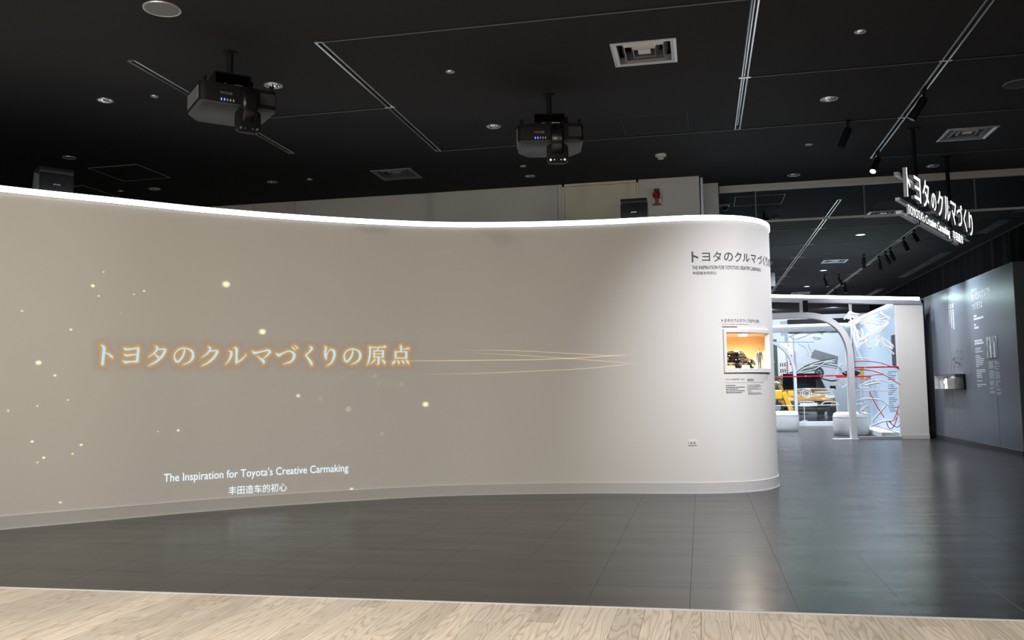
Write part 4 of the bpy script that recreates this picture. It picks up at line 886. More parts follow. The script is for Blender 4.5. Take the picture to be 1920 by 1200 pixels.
def wbars(name, rows, s0, z0, dz, h_, seed=0):
    r = random.Random(seed); mb = MB()
    for k, L_ in enumerate(rows):
        u = 0
        while u < L_-.004:
            w_ = min(L_-u, r.uniform(.010, .030)); z = z0-dz*k
            mb.quad(wp(s0+u, z, .003), wp(s0+u+w_, z, .003), wp(s0+u+w_, z+h_, .003), wp(s0+u, z+h_, .003)); u += w_+.0035
    return mb.build(name, M['ink'], t, recalc=False)
wbars('caption_chinese', [.155], 8.491, 1.588, .02, .010, 1)
text_obj('caption_title', 'トヨダ AA型乗用車（1936）', wall_map(8.508, 1.078), .20, .014, M['ink'], t)
wbars('caption_small', [.09, .085], 8.745, 1.080, .014, .006, 2)
wbars('caption_rule', [], 8.5, 1.05, 1, .001)
mb = MB(); wall_bar(mb, 8.50, 9.0, 1.0515, 1.0528, .0005, .003); mb.build('rule_line', M['mgrey'], t)
wbars('caption_body', [.10, .205, .13, .20, .17], 8.508, 1.022, .0175, .0065, 3)
wbars('caption_body', [.18, .21, .15, .21, .05], 8.742, 1.024, .013, .0035, 4)
wbars('caption_body', [.06, .19, .21], 8.75, .957, .011, .0035, 5)

# wall outlet
p, tn, n_ = wall_at(8.17); t = thing('wall_outlet', 'small white double socket outlet low on the curved wall', 'outlet', (p[0], p[1], .482), math.atan2(tn[1], tn[0]))
MB(XZ).prism(rrect(.078, .048, .006), .0, .010).build('cover_plate', M['white'], t, bevel=.002)
for x in (-.016, .014):
    MB(Matrix.Translation((x, 0, 0)) @ XZ).prism(rrect(.024, .032, .004), .008, .0115).build('socket_insert', M['offwhite'], t)
    MB().cyl((x, -.0118, -.002), (x, -.0125, -.002), .006, n=14).build('socket_hole', M['dgrey'], t)

# ------------------------------------------------------------------ showcase let into the wall
t = thing('showcase', 'lit glazed showcase let into the rounded wall end', 'showcase')
fr0, fr1, fz0, fz1 = 8.497, 9.150, 1.150, 1.572
wall_bar(MB(), fr0, fr1, NZ1, fz1, -.02, .024, .03).build('frame_top', M['white'], t, smooth=True)
wall_bar(MB(), fr0, fr1, fz0, NZ0, -.02, .024, .03).build('frame_bottom', M['white'], t, smooth=True)
wall_bar(MB(), fr0, N0, NZ0, NZ1, -.02, .024, .01).build('frame_side', M['white'], t)
wall_bar(MB(), N1, fr1, NZ0, NZ1, -.02, .024, .01).build('frame_side', M['white'], t)
mb = MB(); ss = srange(N0, N1, .03); mb.add([wp(s, z, .006) for s in ss for z in (NZ0, NZ1)], [(i*2, i*2+2, i*2+3, i*2+1) for i in range(len(ss)-1)]); mb.build('curved_glass', M['glass'], t, smooth=True, recalc=False)
front = [wp(s, 0, -.012)[:2] for s in srange(N0-.02, N1+.02, .04)]
BL, BR = (.02, 9.80), (.66, 9.80)
fl = front+[BR, BL]
MB().prism(fl, NZ0-.012, NZ0+.004).build('floor_panel', M['warmside'], t)
MB().prism(fl, NZ1-.004, NZ1+.012).build('ceiling_panel', M['warmside'], t)
MB().box(BL[0], BR[0]+.02, 9.80, 9.81, NZ0-.01, NZ1+.01).build('back_panel', M['warmback'], t)
q = front[0]; MB().quad((q[0], q[1], NZ0-.01), (BL[0], BL[1], NZ0-.01), (BL[0], BL[1], NZ1+.01), (q[0], q[1], NZ1+.01)).build('side_panel', M['warmback'], t)
q = front[-1]; MB().quad((q[0], q[1], NZ0-.01), (BR[0], BR[1], NZ0-.01), (BR[0], BR[1], NZ1+.01), (q[0], q[1], NZ1+.01)).build('side_panel', M['warmside'], t)
MB().add([(.40, 9.792, NZ0), (.665, 9.70, NZ0), (.665, 9.70, NZ0+.20)], [(0, 1, 2)]).build('peach_wedge_panel', M['warmside'], t, recalc=False)
MB().prism(rrect(.085, .05, .012, cx=.43, cy=9.35), NZ1-.022, NZ1-.003).build('lamp_housing', M['caselamp'], t)
lamp('showcase_lamp', 'AREA', (.40, 9.35, NZ1-.03), 9.0, (1, .90, .72), None, .12, 170)
lamp('added_wall_showcase_lamp', 'AREA', (4.22, 17.0, 1.155), 2.6, COOL, None, .10, 170)  # added lamp without a fitting, brightens the paper figures

# ------------------------------------------------------------------ lofts
def sec(y, hw, z0, z1, e=3.0, n=20, cx=0, top=1.0):
    """superellipse cross-section at y; top narrows the upper half"""
    P = []; cz, hz = (z0+z1)/2, (z1-z0)/2
    for k in range(n):
        a = 2*PI*k/n; c, s = math.cos(a), math.sin(a)
        x = math.copysign(abs(c)**(2/e), c)*hw; z = math.copysign(abs(s)**(2/e), s)*hz
        if z > 0: x *= 1-(1-top)*(z/hz)
        P.append((cx+x, y, cz+z))
    return P
def wheel(mb, x, y, z, r, w_): mb.cyl((x-w_/2, y, z), (x+w_/2, y, z), r, n=24)

# ------------------------------------------------------------------ 1930s model car in the showcase (rear towards the viewer)
mc = thing('model_car', 'black vintage saloon scale model inside the lit showcase', 'model car', (.375, 9.30, NZ0+.004), math.radians(-27))
k = .104
def S(*a): return [s_ for s_ in a]
body = MB(Matrix.Scale(k, 4)); body.rings([sec(-2.25, .38, .55, .75, 2.5), sec(-2.15, .62, .45, 1.05, 2.6), sec(-1.8, .70, .42, 1.25, 2.8), sec(-.6, .74, .42, 1.15, 3), sec(.5, .70, .42, 1.10, 3), sec(1.0, .52, .45, 1.12, 3, top=.8), sec(1.9, .34, .48, 1.10, 3, top=.75), sec(2.05, .28, .5, 1.0, 3, top=.7)])
B = body.build('body', M['blackgloss'], mc, smooth=True)
cab = MB(Matrix.Scale(k, 4)); cab.rings([sec(-2.0, .45, .9, 1.12, 2.6), sec(-1.75, .60, .9, 1.45, 3, top=.85), sec(-1.35, .66, .9, 1.68, 3.2, top=.82), sec(-.6, .68, .9, 1.74, 3.4, top=.82), sec(.1, .67, .9, 1.70, 3.4, top=.82), sec(.35, .66, .9, 1.60, 3.2, top=.84), sec(.62, .62, .9, 1.1, 3)])
cab.build('cabin', M['blackgloss'], mc, smooth=True)
for sx in (-1, 1):
    for y0, y1 in ((-1.30, -.80), (-.72, -.18), (-.10, .36)):
        q = MB(Matrix.Scale(k, 4)); q.add([(sx*.672, y0, 1.20), (sx*.672, y1, 1.20), (sx*.60, y1-.03*(y1 > .3), 1.55), (sx*.60, y0+.04, 1.55)], [(0, 1, 2, 3)]); q.build('side_window', M['warmside'], mc, recalc=False)
    for yc, r in ((-1.42, .46), (1.35, .46)):
        f = MB(Matrix.Scale(k, 4)); R_ = []
        for q in range(9):
            a = PI*(q/8); R_.append(sec(yc-math.cos(a)*(r+.16), .17+.02*math.sin(a), .33+.0*q, .36+.56*math.sin(a), 2.6, 12, cx=sx*.74))
        f.rings(R_).build('fender', M['blackgloss'], mc, smooth=True)
    MB(Matrix.Scale(k, 4)).box(sx*.78-.12, sx*.78+.12, -1.0, .95, .36, .42).build('running_board', M['black'], mc)
    for yc in (-1.42, 1.35):
        wv = MB(Matrix.Scale(k, 4)); wheel(wv, sx*.76, yc, .36, .36, .16); W_ = wv.build('tyre', M['rubber'], mc, smooth=True)
        wv = MB(Matrix.Scale(k, 4)); wheel(wv, sx*.80, yc, .36, .20, .13); wv.build('hubcap', M['chrome'], W_, smooth=True)
    hl = MB(Matrix.Scale(k, 4) @ Matrix.Translation((sx*.47, 1.9, .95))); hl.rings([sec(-.18, .05, -.05, .05, 2), sec(-.05, .12, -.12, .12, 2), sec(.08, .14, -.14, .14, 2)]); hl.build('headlamp', M['chrome'], mc, smooth=True)
    MB(Matrix.Scale(k, 4)).cyl((sx*.72, -2.08, .80), (sx*.72, -2.02, .80), .06, n=14).build('tail_lamp', M['chrome'], mc)
    q = MB(Matrix.Scale(k, 4)); q.add([(sx*.06, -1.86, 1.28), (sx*.42, -1.80, 1.28), (sx*.38, -1.62, 1.50), (sx*.06, -1.66, 1.52)], [(0, 1, 2, 3)]); q.build('rear_window', M['warmside'], mc, recalc=False)
sw = MB(Matrix.Scale(k, 4) @ Matrix.Translation((0, -2.25, .92)) @ Matrix.Rotation(.25, 4, 'X')); sw.cyl((0, -.08, 0), (0, .1, 0), .34, n=28); SW = sw.build('spare_wheel', M['blackgloss'], mc, smooth=True)
sw = MB(Matrix.Scale(k, 4) @ Matrix.Translation((0, -2.25, .92)) @ Matrix.Rotation(.25, 4, 'X')); sw.cyl((0, -.13, 0), (0, -.07, 0), .12, .18, n=20); sw.build('spare_hubcap', M['chrome'], SW, smooth=True)
bp = MB(Matrix.Scale(k, 4)); bp.tube([(-.80, -2.36, .50), (-.4, -2.48, .50), (0, -2.50, .50), (.4, -2.48, .50), (.80, -2.36, .50)], .05, 8); bp.build('rear_bumper', M['chrome'], mc, smooth=True)
bp = MB(Matrix.Scale(k, 4)); bp.tube([(-.76, 2.15, .48), (-.4, 2.28, .48), (.4, 2.28, .48), (.76, 2.15, .48)], .05, 8); bp.build('front_bumper', M['chrome'], mc, smooth=True)
MB(Matrix.Scale(k, 4)).cyl((0, .9, 1.12), (0, 2.0, 1.12), .02, n=8).build('bonnet_trim', M['chrome'], mc)

# small standing figurine: one continuous body with suit
def figurine(loc, rz, h_):
    t = thing('person_figurine', 'small standing man in a grey suit beside the model car', 'figurine', loc, rz)
    def limb(rs): return rs
    mb = MB(Matrix.Scale(h_/1.74, 4)); mb.cur = 0
    def el(z, a, b, cx=0, cy=0, n=12): return [(cx+a*math.cos(2*PI*q/n), cy+b*math.sin(2*PI*q/n), z) for q in range(n)]
    for sx in (-1, 1):
        mb.rings([el(.06, .055, .06, sx*.085), el(.28, .06, .065, sx*.09), el(.50, .07, .075, sx*.09), el(.80, .095, .10, sx*.085), el(.90, .10, .11, sx*.075)])
        mb.cur = 2; mb.rings([el(.0, .05, .11, sx*.085, -.04), el(.05, .048, .10, sx*.085, -.04), el(.08, .045, .06, sx*.085, 0)]); mb.cur = 0
    mb.rings([el(.84, .17, .12), el(.95, .18, .125), el(1.12, .165, .12), el(1.30, .20, .13), el(1.42, .21, .12), el(1.47, .14, .09), el(1.50, .06, .06)])
    for sx in (-1, 1):
        mb.rings([el(.80, .036, .04, sx*.27, -.04), el(1.0, .045, .05, sx*.275), el(1.15, .05, .055, sx*.27), el(1.38, .06, .065, sx*.225), el(1.44, .05, .06, sx*.19)])
        mb.cur = 1; mb.rings([el(.70, .012, .03, sx*.265, -.05), el(.75, .03, .04, sx*.268, -.045), el(.80, .03, .035, sx*.27, -.04)]); mb.cur = 0
    mb.cur = 1; mb.rings([el(1.48, .05, .052), el(1.53, .052, .06), el(1.57, .068, .085), el(1.64, .075, .095), el(1.69, .07, .09)])
    mb.cur = 2; mb.rings([el(1.655, .079, .099, 0, .008), el(1.70, .076, .096, 0, .006), el(1.735, .05, .06)])
    mb.build('body', [M['suit'], M['skin'], M['black']], t, smooth=True)
figurine((.585, 9.40, NZ0+.004), math.radians(20), .195)

# ------------------------------------------------------------------ projected picture on the curved wall
def catmull(P, sub=6):
    out = []; n = len(P)
    for i in range(n-1):
        p0, p1, p2, p3 = P[max(i-1, 0)], P[i], P[i+1], P[min(i+2, n-1)]
        for q in range(sub):
            u = q/sub
            out.append(tuple(.5*(2*p1[j]+(-p0[j]+p2[j])*u+(2*p0[j]-5*p1[j]+4*p2[j]-p3[j])*u*u+(-p0[j]+3*p1[j]-3*p2[j]+p3[j])*u**3) for j in range(len(p1))))
    out.append(tuple(P[-1])); return out
def ribbon(P, off, grow=0.0, beam=None, ends=True):
    """P = (s,z,halfwidth) points -> verts, faces, beam values on the wall"""
    n = len(P); V, F, A = [], [], []
    cols = (-1, 1) if beam is None else (-1, -.66, -.33, 0, .33, .66, 1)
    D = []
    for i in range(n):
        a, b = P[max(i-1, 0)], P[min(i+1, n-1)]; dx, dz = b[0]-a[0], b[1]-a[1]; l = math.hypot(dx, dz) or 1; D.append((dx/l, dz/l))
    rows = [(P[i], D[i], 1.0) for i in range(n)]
    if grow and ends:
        f = lambda p, d, g: (p[0]+d[0]*g, p[1]+d[1]*g, p[2])
        rows = [(f(P[0], D[0], -grow), D[0], 0), (f(P[0], D[0], -grow*.5), D[0], .5)]+rows+[(f(P[-1], D[-1], grow*.5), D[-1], .5), (f(P[-1], D[-1], grow), D[-1], 0)]
    for p, d, e in rows:
        for c in cols:
            h_ = (p[2]+grow*(.5+.5*e))*c; V.append(wp(p[0]-d[1]*h_, p[1]+d[0]*h_, off)); A.append((1-abs(c))*e if beam is not None else 1)
    m_ = len(cols)
    for i in range(len(rows)-1):
        for c in range(m_-1): F.append((i*m_+c, (i+1)*m_+c, (i+1)*m_+c+1, i*m_+c+1))
    return V, F, A
def beam_obj(name, V, F, A, m, parent, gain=1.0):
    me = bpy.data.meshes.new(name); me.from_pydata(V, [], F); me.materials.append(m)
    at = me.attributes.new('beam', 'FLOAT', 'POINT'); at.data.foreach_set('value', [a*gain for a in A])
    o = bpy.data.objects.new(name, me); COL.objects.link(o); o.parent = parent; return o
PR = dict(core=emit('projected_pale_blue', (.52, .79, .98), 1.0), aura=projected_color('projected_amber_aura'),
          gold=projected('projected_gold', (1.0, .74, .28), .30, True), spark=projected('projected_spark', (1.0, .86, .42), .6, True), sub=projected('projected_white', (.42, .58, .68), .80))
tt_ = thing('projected_title', 'glowing pale blue Japanese title projected on the curved wall', 'projection')
import numpy as np
GLY = [[catmull([(a, b, c) for a, b, c in st], 5) for st in g] for g in TITLE]
CX = [(min(p[0] for st in g for p in st), max(p[0] for st in g for p in st)) for g in GLY]
CUT = [CX[0][0]-.10]+[(CX[i][1]+CX[i+1][0])/2 for i in range(len(CX)-1)]+[CX[-1][1]+.10]
PTS = np.array([p for g in GLY for st in g for p in catmull(st, 2)])
for gi, g in enumerate(GLY):
    mb = MB()
    for k_, P in enumerate(g):
        V, F, A = ribbon([(a, b, max(c, .0012)) for a, b, c in P], .0034+.00012*k_); mb.add(V, F)
    L_ = mb.build('letter', PR['core'], tt_, recalc=False)
    # the amber aura of the letter: brightness falls with the distance to the strokes
    a0, a1 = CUT[gi], CUT[gi+1]; na, nz_ = max(8, int((a1-a0)/.007)), 52; z0_, z1_ = 1.20, 1.53
    V, C_, F = [], [], []
    for i in range(na+1):
        s_ = a0+(a1-a0)*i/na
        for j in range(nz_+1):
            z_ = z0_+(z1_-z0_)*j/nz_; V.append(wp(s_, z_, .002))
            d = float(np.min(np.hypot(PTS[:, 0]-s_, PTS[:, 1]-z_)-PTS[:, 2])); d = max(d, 0)
            e = min(1, j/6, (nz_-j)/6, 1 if gi else i/6, 1 if gi < 12 else (na-i)/6); e = max(0, e)
            n1, n2 = math.exp(-(d/.0125)**1.4), math.exp(-(d/.045)**1.3)*.42
            w_ = n1/(n1+n2+1e-6)
            C_.append((.37+.48*w_, .24+.25*w_, .17-.07*w_, min(1, max(n1*.88, n2))*e))
    for i in range(na):
        for j in range(nz_): k_ = i*(nz_+1)+j; F.append((k_, k_+nz_+1, k_+nz_+2, k_+1))
    me = bpy.data.meshes.new('letter_aura'); me.from_pydata(V, [], F); me.materials.append(PR['aura'])
    at = me.attributes.new('beamcol', 'FLOAT_COLOR', 'POINT'); at.data.foreach_set('color', [c for q in C_ for c in q])
    o = bpy.data.objects.new('letter_aura', me); COL.objects.link(o); o.parent = L_
ts = thing('projected_subtitle', 'pale projected English and Chinese subtitle low on the curved wall', 'projection')
text_obj('english_line', "The Inspiration for Toyota's Creative Carmaking", wall_map(3.183, .255, .003), 1.64, .094, PR['sub'], ts, .004)
text_obj('chinese_line', '丰田造车的初心', wall_map(3.733, .126, .003), .52, .076, PR['sub'], ts, .004)
tl = thing('projected_streaks', 'thin golden light streaks projected right of the title', 'projection')
for i, st in enumerate(STREAKS):
    P = catmull([(a, b) for a, b in st], 8); n = len(P)
    V, F, A = ribbon([(a, b, .0052) for a, b in P], .0025+.0003*i, 0, True)
    for r_ in range(n):
        u = r_/(n-1); e = min(1, u*3)*min(1, (1-u)*6)
        for c in range(7): A[r_*7+c] *= e*(1.0 if i in (0,) else .72)
    beam_obj('streak', V, F, A, PR['gold'], tl)
tp = thing('projected_sparks', 'scattered warm light sparks projected around the title', 'projection')
for i, (s, z, r, v) in enumerate(SPARKS):
    n = 18; r *= .72; V = [wp(s, z, .0028)]; A = [1.0]; F = []
    soft = v < .45
    for q, (f, a) in enumerate(((.55, 1.0 if not soft else .9), (1.0, .55 if not soft else .7), (1.9 if not soft else 1.3, 0))):
        for k_ in range(n): V.append(wp(s+r*f*math.cos(2*PI*k_/n)*(1.25 if not soft else 1), z+r*f*math.sin(2*PI*k_/n), .0028)); A.append(a)
    for k_ in range(n):
        k2 = (k_+1) % n; F.append((0, 1+k_, 1+k2))
        for q in (0, 1): F.append((1+q*n+k_, 1+(q+1)*n+k_, 1+(q+1)*n+k2, 1+q*n+k2))
    beam_obj('spark', V, F, A, PR['spark'], tp, v*(1 if not soft else .38))

# ------------------------------------------------------------------ gallery front: header, arch, glass, pillar
def hz(x): return 2.80-.057*(x-1.33)          # the header top falls gently towards the right
GY = 18.12
hd = MB(); x0, x1 = -1.6, 4.10
hd.add([(x, y, hz(x)-d) for x in (x0, x1) for y, d in ((GY-.05, .055), (GY+.09, .055), (GY+.09, .135), (GY-.05, .135))], [(0, 1, 5, 4), (1, 2, 6, 5), (2, 3, 7, 6), (3, 0, 4, 7), (0, 3, 2, 1), (4, 5, 6, 7)])
struct(hd.build('trim_40', M['alulight'], bevel=.004), 'long silver header beam across the gallery entrance')
t = thing('gallery_led_strip', 'straight glowing white strip on top of the gallery header beam', 'light strip')
l_ = MB(); l_.add([(x, y, hz(x)-d) for x in (x0, x1-.03) for y, d in ((GY-.055, .0), (GY-.01, .0), (GY-.01, .05), (GY-.055, .05))], [(0, 1, 5, 4), (1, 2, 6, 5), (2, 3, 7, 6), (3, 0, 4, 7), (0, 3, 2, 1), (4, 5, 6, 7)]); l_.build('diffuser', M['led2'], t)
MB().box(x1-.03, x1+.06, GY-.05, GY-.01, hz(x1)-.05, hz(x1)-.02).build('end_connector', M['brass'], t)
struct(MB().box(3.66, 4.13, GY-.02, GY+.16, 0, hz(4.1)-.135+.02).build('wall_pillar', M['wall'], bevel=.006), 'white pillar wall right of the glass pane')
mb = MB(); mb.box(3.655, 4.135, GY-.03, GY-.019, .0, .075); struct(mb.build('baseboard_pillar', M['skirting'], bevel=.003), 'pale skirting at the foot of the pillar wall')
# inner side wall and rear partition
struct(MB().box(3.78, 3.90, GY+.17, 24.25, 0, 2.60).build('wall_inner', M['tintwall']), 'white inner side wall of the glass gallery')
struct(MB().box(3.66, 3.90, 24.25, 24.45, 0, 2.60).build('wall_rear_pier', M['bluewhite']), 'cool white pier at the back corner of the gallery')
t = thing('gallery_led_strip', 'glowing strip along the receding inner wall behind the glass', 'light strip')
MB().box(3.75, 3.82, GY+.17, 24.25, 2.60, 2.645).build('diffuser', M['led'], t)
t = thing('gallery_led_strip', 'glowing strip along the back partition seen through the arch', 'light strip')
MB().box(-1.6, 3.82, 24.22, 24.30, 2.56, 2.61).build('diffuser', M['led'], t)
struct(MB().box(-1.6, 3.66, 24.25, 24.40, 2.42, 2.56).build('trim_41', M['alulight']), 'silver header of the rear partition')
struct(MB().box(2.30, 3.66, 24.22, 24.40, 0, .11).build('trim_42', M['white'], bevel=.006), 'white sill under the rear glass')

def arch(name, label, cx, halfw, top, y, sw_, depth, shoulder, m, plate=True):
    t = thing(name, label, 'arch', (cx, y, 0))
    pts = [(halfw, 0)]
    r = shoulder
    pts.append((halfw, top-r))
    for k_ in range(1, 15):
        a = (PI/2)*k_/14; e = .82
        pts.append((halfw-r+r*math.cos(a)**e, top-r+r*math.sin(a)**e))
    pts = pts+[(-x, z) for x, z in pts[::-1]]
    P = []
    for p in pts:
        if not P or math.dist(p, P[-1]) > .004: P.append(p)
    R_ = []
    for i, p in enumerate(P):
        a, b = P[max(i-1, 0)], P[min(i+1, len(P)-1)]; dx, dz = b[0]-a[0], b[1]-a[1]; l = math.hypot(dx, dz); nx, nz = dz/l, -dx/l
        R_.append([(p[0]+nx*o_, yy, p[1]+nz*o_) for o_, yy in ((0, -depth/2), (0, depth/2), (-sw_, depth/2), (-sw_, -depth/2))])
    MB().rings(R_).build('frame', m, t, smooth=True)
    if plate:
        for sx in (-1, 1): MB().box(min(sx*(halfw-.42), sx*(halfw+.03)), max(sx*(halfw-.42), sx*(halfw+.03)), -depth/2-.02, depth/2+.02, 0, .012).build('base_plate', m, t, bevel=.003)
    return t
arch('entrance_arch', 'silver rounded entrance arch in front of the white gallery', .90, 1.945, 2.425, GY-.02, .105, .22, .95, M['archsilver'])
t = thing('arch_bracket', 'black bracket joining the entrance arch to the header beam', 'bracket', (2.015, GY, 2.42))
MB().box(-.045, .045, -.10, .06, .008, .235).build('post', M['blackmetal'], t, bevel=.004)
MB().box(-.10, -.05, -.06, .04, 0, .235).build('side_plate', M['alulight'], t)
arch('inner_arch', 'smaller silver arch deeper inside the gallery', .90, 1.50, 2.26, 24.15, .07, .18, 1.05, M['archsilver'])

def strokes(name, P, y, r, m, parent):
    mb = MB(); mb.tube([(a, y, b) for a, b in catmull(P, 5)], r, 5); return mb.build(name, m, parent, smooth=True)
t = thing('glass_partition', 'tall glass pane with white and red line drawings beside the arch', 'glass pane', (0, 0, 0))
MB().box(2.86, 3.655, GY-.006, GY+.006, .05, hz(3.3)-.14).build('glass', M['glass'], t)
MB().box(2.845, 3.66, GY-.03, GY+.03, 0, .05).build('bottom_rail', M['alulight'], t, bevel=.003)
MB().box(3.625, 3.66, GY-.02, GY+.03, .05, hz(3.6)-.13).build('side_rail', M['white'], t)
MB().box(2.845, 2.862, GY-.012, GY+.012, 2.40, hz(2.86)-.13).build('joint_strip', M['white'], t)
rr = random.Random(11)
for P in PANE_WHITE: strokes('white_stroke', P, GY-.010-rr.uniform(0, .003), rr.choice((.009, .012, .016)), M['paledraw'], t)
for P in PANE_WHITE[6:20]:
    d = rr.uniform(-.035, .035); e = rr.uniform(-.03, .03); strokes('white_stroke', [(a+d, b+e) for a, b in P], GY-.012, .008, M['paledraw'], t)
for P in PANE_RED: strokes('red_stroke', P, GY-.016, .008, M['red'], t)
MB().box(2.86, 3.64, GY-.05, GY-.012, 1.335, 1.360).build('red_bar', M['red'], t)
for x in (3.05, 3.42): MB().box(x-.012, x+.012, GY-.056, GY-.012, 1.352, 1.368).build('bar_clip', M['white'], t)
mb = MB(); r = random.Random(2)
for k_ in range(22):
    z = 1.25-.035*k_
    if k_ in (5, 6, 13): continue
    a_ = 3.44+r.uniform(0, .02); mb.box(a_, a_+r.uniform(.08, .16), GY-.0085, GY-.0075, z, z+.010)
mb.build('printed_text', M['ink'], t)

t = thing('glass_partition', 'rear glass pane with a white dashboard drawing, in front of the orange car', 'glass pane', (0, 0, 0))
MB().box(2.34, 3.66, 24.29, 24.30, .11, 2.42).build('glass', M['glass'], t)
MB().box(2.375, 2.39, 24.28, 24.31, .11, 2.42).build('joint_strip', M['alulight'], t)
for P in BACK_WHITE: strokes('white_stroke', P, 24.275, .012, M['paledraw'], t)
MB().box(.2, 3.66, 24.05, 24.09, 1.255, 1.285).build('red_bar', M['red'], t)
for x in (2.62, 3.06): MB().box(x-.014, x+.014, 24.03, 24.09, 1.262, 1.285).build('bar_clip', M['white'], t)

# small red shelf with a dark model on the inner wall, orange board, dark poster
t = thing('red_shelf', 'small red shelf behind the arch leg carrying a dark model', 'shelf', (3.38, 21.2, 1.19))
MB().box(-.42, .30, -.07, .07, 0, .035).build('board', M['red'], t)
MB().box(.26, .30, -.02, .02, -1.19, 0).build('post', M['alulight'], t)
MB().box(-.05, .40, -.012, .012, -.10, -.04).build('bracket', M['alulight'], t)
t = thing('dark_model_car', 'dark rounded model car on the red shelf behind the arch', 'model car', (3.28, 21.2, 1.225))
MB().rings([sec(-.06, .14, .01, .07, 2.6), sec(-.03, .19, .008, .13, 2.6, top=.6), sec(.03, .19, .008, .13, 2.6, top=.6), sec(.06, .14, .01, .07, 2.6)]).build('body', M['blackgloss'], t, smooth=True)
for sx in (-.11, .11):
    for y in (-.05, .05): MB().cyl((sx, y-.008, .026), (sx, y+.008, .026), .025, n=14).build('wheel', M['rubber'], t)
t = thing('orange_board', 'narrow orange board behind the front glass pane', 'board', (3.62, 21.9, 1.06)); MB().box(-.05, .05, -.01, .01, 0, .36).build('panel', M['orange'], t)
MB().box(-.012, .012, -.008, .008, -1.06, 0).build('stand', M['alulight'], t)
t = thing('dark_poster', 'dark poster on the inner side wall behind the glass', 'poster', (3.775, 18.95, 1.40)); MB().box(-.008, 0, -.30, .30, 0, .60).build('sheet', M['dgrey'], t)
t = thing('floor_plinth', 'low white plinth along the inner side wall', 'plinth', (3.55, 20.2, 0)); MB().box(-.16, .22, -1.6, 1.2, 0, .10).build('block', M['white'], t, bevel=.008)

# ------------------------------------------------------------------ poufs
def pouf(label, x, y, a, b, h_, rz=0):
    t = thing('pouf', label, 'pouf', (x, y, 0), rz, 'white upholstered poufs')
    R_ = []
    for z, f in ((.0, .86), (.02, .93), (.10, .985), (.22, 1.0), (.34, .985), (.405, .94), (.435, .86), (.45, .70)):
        e = 3.6; n = 40
        R_.append([(math.copysign(abs(math.cos(q*2*PI/n))**(2/e), math.cos(q*2*PI/n))*(a-(1-f)*.22), math.copysign(abs(math.sin(q*2*PI/n))**(2/e), math.sin(q*2*PI/n))*(b-(1-f)*.22), z*h_/.45) for q in range(n)])
    MB().rings(R_).build('cushion', M['pouf'], t, smooth=True)
    MB().tube([(p[0]*1.003, p[1]*1.003, h_*.80) for p in [(math.copysign(abs(math.cos(q*2*PI/40))**(2/3.6), math.cos(q*2*PI/40))*(a-.004), math.copysign(abs(math.sin(q*2*PI/40))**(2/3.6), math.sin(q*2*PI/40))*(b-.004)) for q in range(40)]], .005, 5, True).build('seam', M['pouf'], t)
pouf('long white pouf just past the end of the curved wall', 1.50, 21.75, .68, .36, .45)
pouf('white pouf behind the right leg of the entrance arch', 3.02, 19.85, .345, .33, .46)

# ------------------------------------------------------------------ orange car behind the rear glass (front towards the viewer)
car = thing('orange_car', 'orange car with dark grille behind the rear glass', 'car', (3.27, 31.7, 0))
lo = MB(); lo.rings([sec(-2.12, .70, .30, .62, 3.5, 24), sec(-2.02, .82, .24, .74, 4, 24), sec(-1.7, .87, .22, .82, 4.5, 24, top=.95), sec(-.95, .88, .22, .90, 4.5, 24, top=.93), sec(.9, .88, .22, .92, 4.5, 24, top=.93), sec(1.8, .85, .26, .90, 4, 24), sec(2.1, .74, .34, .78, 3.5, 24)])
lo.build('body', M['orange'], car, smooth=True)
cb = MB(); cb.rings([sec(-.98, .74, .80, .92, 4, 24), sec(-.45, .74, .80, 1.25, 4, 24, top=.84), sec(-.1, .73, .80, 1.40, 4, 24, top=.80), sec(.9, .73, .80, 1.42, 4, 24, top=.80), sec(1.6, .70, .80, 1.15, 4, 24, top=.85)])
CB = cb.build('cabin', M['orange'], car, smooth=True)
MB().add([(-.66, -1.02, .955), (.66, -1.02, .955), (.57, -.16, 1.445), (-.57, -.16, 1.445)], [(0, 1, 2, 3)]).build('windscreen', M['darkglass'], car, recalc=False)
gr_ = MB().prism(rrect(1.34, .06, .02, cx=0, cy=-2.13), .36, .56).build('grille', M['black'], car, bevel=.01)
for k_ in range(4): MB().box(-.62, .62, -2.175, -2.16, .385+.045*k_, .395+.045*k_).build('grille_bar', M['chrome'], gr_)
for sx in (-1, 1):
    MB(Matrix.Translation((sx*.66, -2.03, .68))).prism(rrect(.30, .10, .03), -.05, .05).build('headlamp', M['deskwhite'], car, bevel=.015)
    MB(Matrix.Translation((sx*.62, -2.12, .42))).prism(rrect(.14, .06, .02), -.03, .03).build('fog_lamp', M['deskwhite'], car)
    MB(Matrix.Translation((sx*.95, -.62, .96))).prism(rrect(.18, .09, .03), -.06, .06).build('door_mirror', M['black'], car, bevel=.02)
    for y in (-1.35, 1.35):
        wv = MB(); wheel(wv, sx*.78, y, .31, .31, .21); W_ = wv.build('tyre', M['rubber'], car, smooth=True)
        wv = MB(); wheel(wv, sx*.80, y, .31, .19, .19); wv.build('wheel_rim', M['alu'], W_, smooth=True)
    q = MB(); q.add([(sx*.735, -.75, .95), (sx*.735, 1.2, .95), (sx*.62, 1.0, 1.33), (sx*.60, -.12, 1.36)], [(0, 1, 2, 3)]); q.build('side_window', M['darkglass'], car, recalc=False)
MB().box(-.82, .82, -2.16, -2.04, .22, .31).build('front_bumper', M['black'], car, bevel=.02)
MB().box(-.26, .26, -2.19, -2.165, .40, .50).build('number_plate', M['deskwhite'], car)

